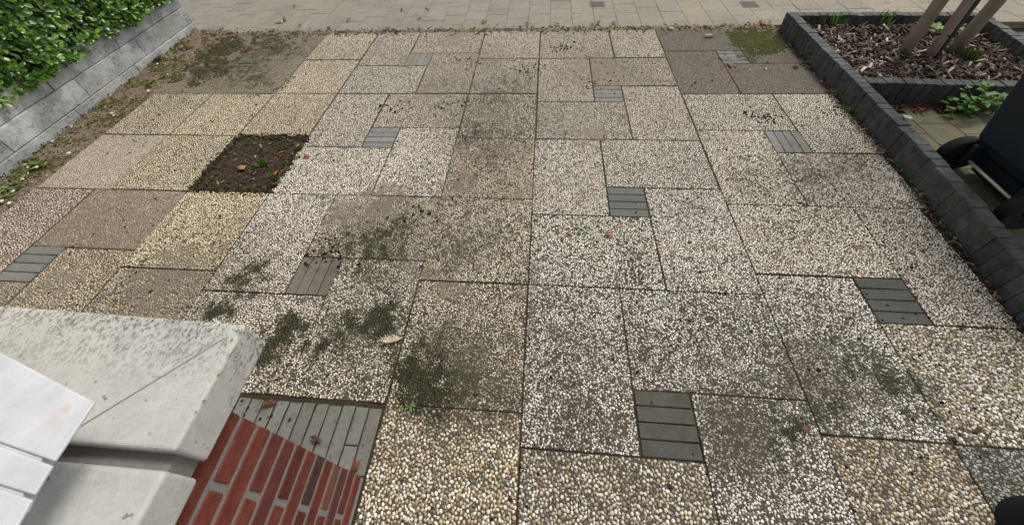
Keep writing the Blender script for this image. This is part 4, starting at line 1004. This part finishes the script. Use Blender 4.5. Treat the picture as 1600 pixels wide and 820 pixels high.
# ------------------------------------------------------------------ fallen leaves
FL = [((615, 531), .088, .3, (.66, .58, .4), -72, 'pale cream curled leaf on the dark slabs beside the brick wall', .006),
      ((437, 35), .085, .6, (.62, .48, .25), 80, 'large pale yellow leaf on the pavement at the left', .008), ((445, 31), .08, .4, (.28, .16, .08), 20, 'brown twiggy leaf beside the pale yellow leaf on the pavement', .012),
      ((378, 262), .07, .6, (.5, .3, .13), 60, 'curled tan leaf on the bare soil square', .004), ((432, 272), .045, .6, (.5, .2, .08), 10, 'small orange leaf at right edge of the bare soil square', .0),
      ((480, 245), .045, .6, (.55, .2, .09), 70, 'small orange leaf on the pale slab right of the soil square', .006), ((440, 232), .04, .5, (.42, .2, .1), 10, 'small rust leaf at far side of the soil square', .0),
      ((555, 729), .042, .65, (.28, .095, .04), 140, 'curled russet leaf on the grey pavers at the wall foot', .006), ((420, 630), .05, .4, (.2, .085, .05), 100, 'shrivelled brown leaf on the grey pavers far left of wall', .006),
      ((494, 685), .05, .3, (.16, .06, .045), 80, 'thin dark red seed spike on the grey pavers', .006), ((1140, 102), .07, .5, (.42, .16, .06), 0, 'orange brown leaf below the grey brick square near the planter', .006),
      ((1243, 105), .06, .5, (.3, .12, .08), 10, 'reddish leaf on the dark slabs beside the kerb', .006), ((953, 367), .04, .6, (.48, .28, .18), 30, 'pale pink leaf fragment below the central brick square', .006),
      ((879, 373), .025, .7, (.4, .14, .07), 40, 'tiny red leaf fragment left of the pink one', .006), ((250, 92), .09, .5, (.2, .075, .05), 30, 'dark red curled leaf against the block wall foot', .035),
      ((244, 96), .08, .5, (.15, .065, .05), 110, 'dark brown leaf heaped beside the red one at the wall', .03), ((297, 72), .08, .5, (.4, .2, .1), 10, 'orange brown leaf near the far end of the block wall', .03),
      ((290, 75), .07, .4, (.24, .12, .07), 120, 'brown leaf at the far end of the block wall', .03), ((621, 47), .08, .4, (.55, .33, .12), 20, 'yellow brown leaf on the pavement joint left of centre', .016),
      ((1108, 57), .1, .35, (.5, .42, .3), 100, 'pale curled leaf strip on the far dark slabs', .008), ((1048, 45), .06, .5, (.55, .42, .2), 60, 'yellow leaf at the pavement joint right of centre', .014),
      ((1193, 37), .09, .5, (.5, .32, .12), 20, 'yellow brown leaf at the pavement edge beside the kerb end', .01), ((1203, 37), .06, .5, (.5, .38, .18), 120, 'pale leaf touching the kerb end at the pavement', .01),
      ((870, 38), .07, .4, (.3, .14, .09), 60, 'brown leaf on the pavement joint at centre', .012), ((935, 37), .07, .4, (.26, .13, .09), 150, 'dark brown leaf strip on the pavement joint', .01),
      ((984, 65), .022, .8, (.68, .66, .6), 0, 'small white fragment on the far slabs right of centre', .006), ((1196, 108), .026, .7, (.66, .64, .58), 20, 'white fragment on the dark slab near the kerb', .006),
      ((1172, 110), .018, .7, (.6, .58, .52), 70, 'smaller white fragment left of the white one', .006), ((460, 11), .06, .5, (.06, .05, .05), 30, 'dark leaf on the pavement far left', .008),
      ((545, 32), .07, .35, (.1, .08, .06), 170, 'dark twig leaf on the pavement left of centre', .008), ((628, 16), .05, .5, (.1, .07, .06), 20, 'small dark leaf on the far pavement', .008),
      ((667, 16), .05, .5, (.2, .1, .07), 70, 'small brown leaf on the far pavement', .008), ((655, 30), .05, .5, (.13, .09, .07), 70, 'small brown leaf nearer on the pavement', .008),
      ((1258, 672), .022, .7, (.35, .12, .05), 140, 'tiny orange leaf bit on the near dark slab', .006), ((1525, 672), .035, .35, (.14, .045, .035), 120, 'thin dark red twig leaf on the near right joint', .006),
      ((636, 810), .025, .5, (.75, .74, .7), 80, 'tiny white feather bit on the near yellow slab', .012), ((1420, 262), .04, .5, (.5, .48, .42), 30, 'pale leaf at the kerb foot', .012),
      ((1545, 408), .07, .6, (.17, .09, .06), 30, 'brown leaf at the kerb foot near the right edge', .014), ((1448, 310), .06, .6, (.17, .07, .05), 30, 'red brown leaf at the middle of the kerb foot', .012),
      ((1560, 158), .1, .5, (.34, .2, .1), 160, 'tan leaf behind the bushy weed by the bin', .02), ((1417, 185), .05, .7, (.5, .47, .4), 10, 'pale stone coloured leaf on the kerb top', .158),
      ((655, 322), .025, .6, (.05, .04, .03), 30, 'tiny dark leaf on the dull slab left of centre', .006), ((345, 338), .03, .6, (.16, .06, .04), 30, 'tiny dark red leaf on the yellow slab', .006)]
for px, L, wr, c, an, lab, z in FL:
    zz = z; p = at(*px, zz); v, f = leaf_geo(L, L*wr, random.uniform(.25, .6), random.uniform(-.25, .25))
    v = v+RNG.normal(size=v.shape)*np.array([.07*wr, .05, .05])*L; v = v-np.array([0, L/2, 0]); v[:, 2] -= v[:, 2].min()-.001
    v2 = np.concatenate([v, v-np.array([0, 0, .0012])]); nv = len(v)
    F2 = [tuple(q) for q in f]+[tuple(int(k)+nv for k in q[::-1]) for q in f]
    ring = [0, 3, 6, 9, 10, 11, 8, 5, 2, 1]
    F2 += [(ring[k], ring[(k+1) % 10], ring[(k+1) % 10]+nv, ring[k]+nv) for k in range(10)]
    o = mesh_obj('fallen_leaf' if 'fragment' not in lab and 'feather' not in lab else 'fragment', v2, F2, M['dry'], None, True, np.tile(np.array(c)*(.75 if c[1] > .4 else .55), (2*nv, 1)))
    o.location = p; o.rotation_euler = (0, 0, R_(an)); tag(o, lab, 'leaf' if 'leaf' in lab else 'fragment', 'fallen leaves and bits')
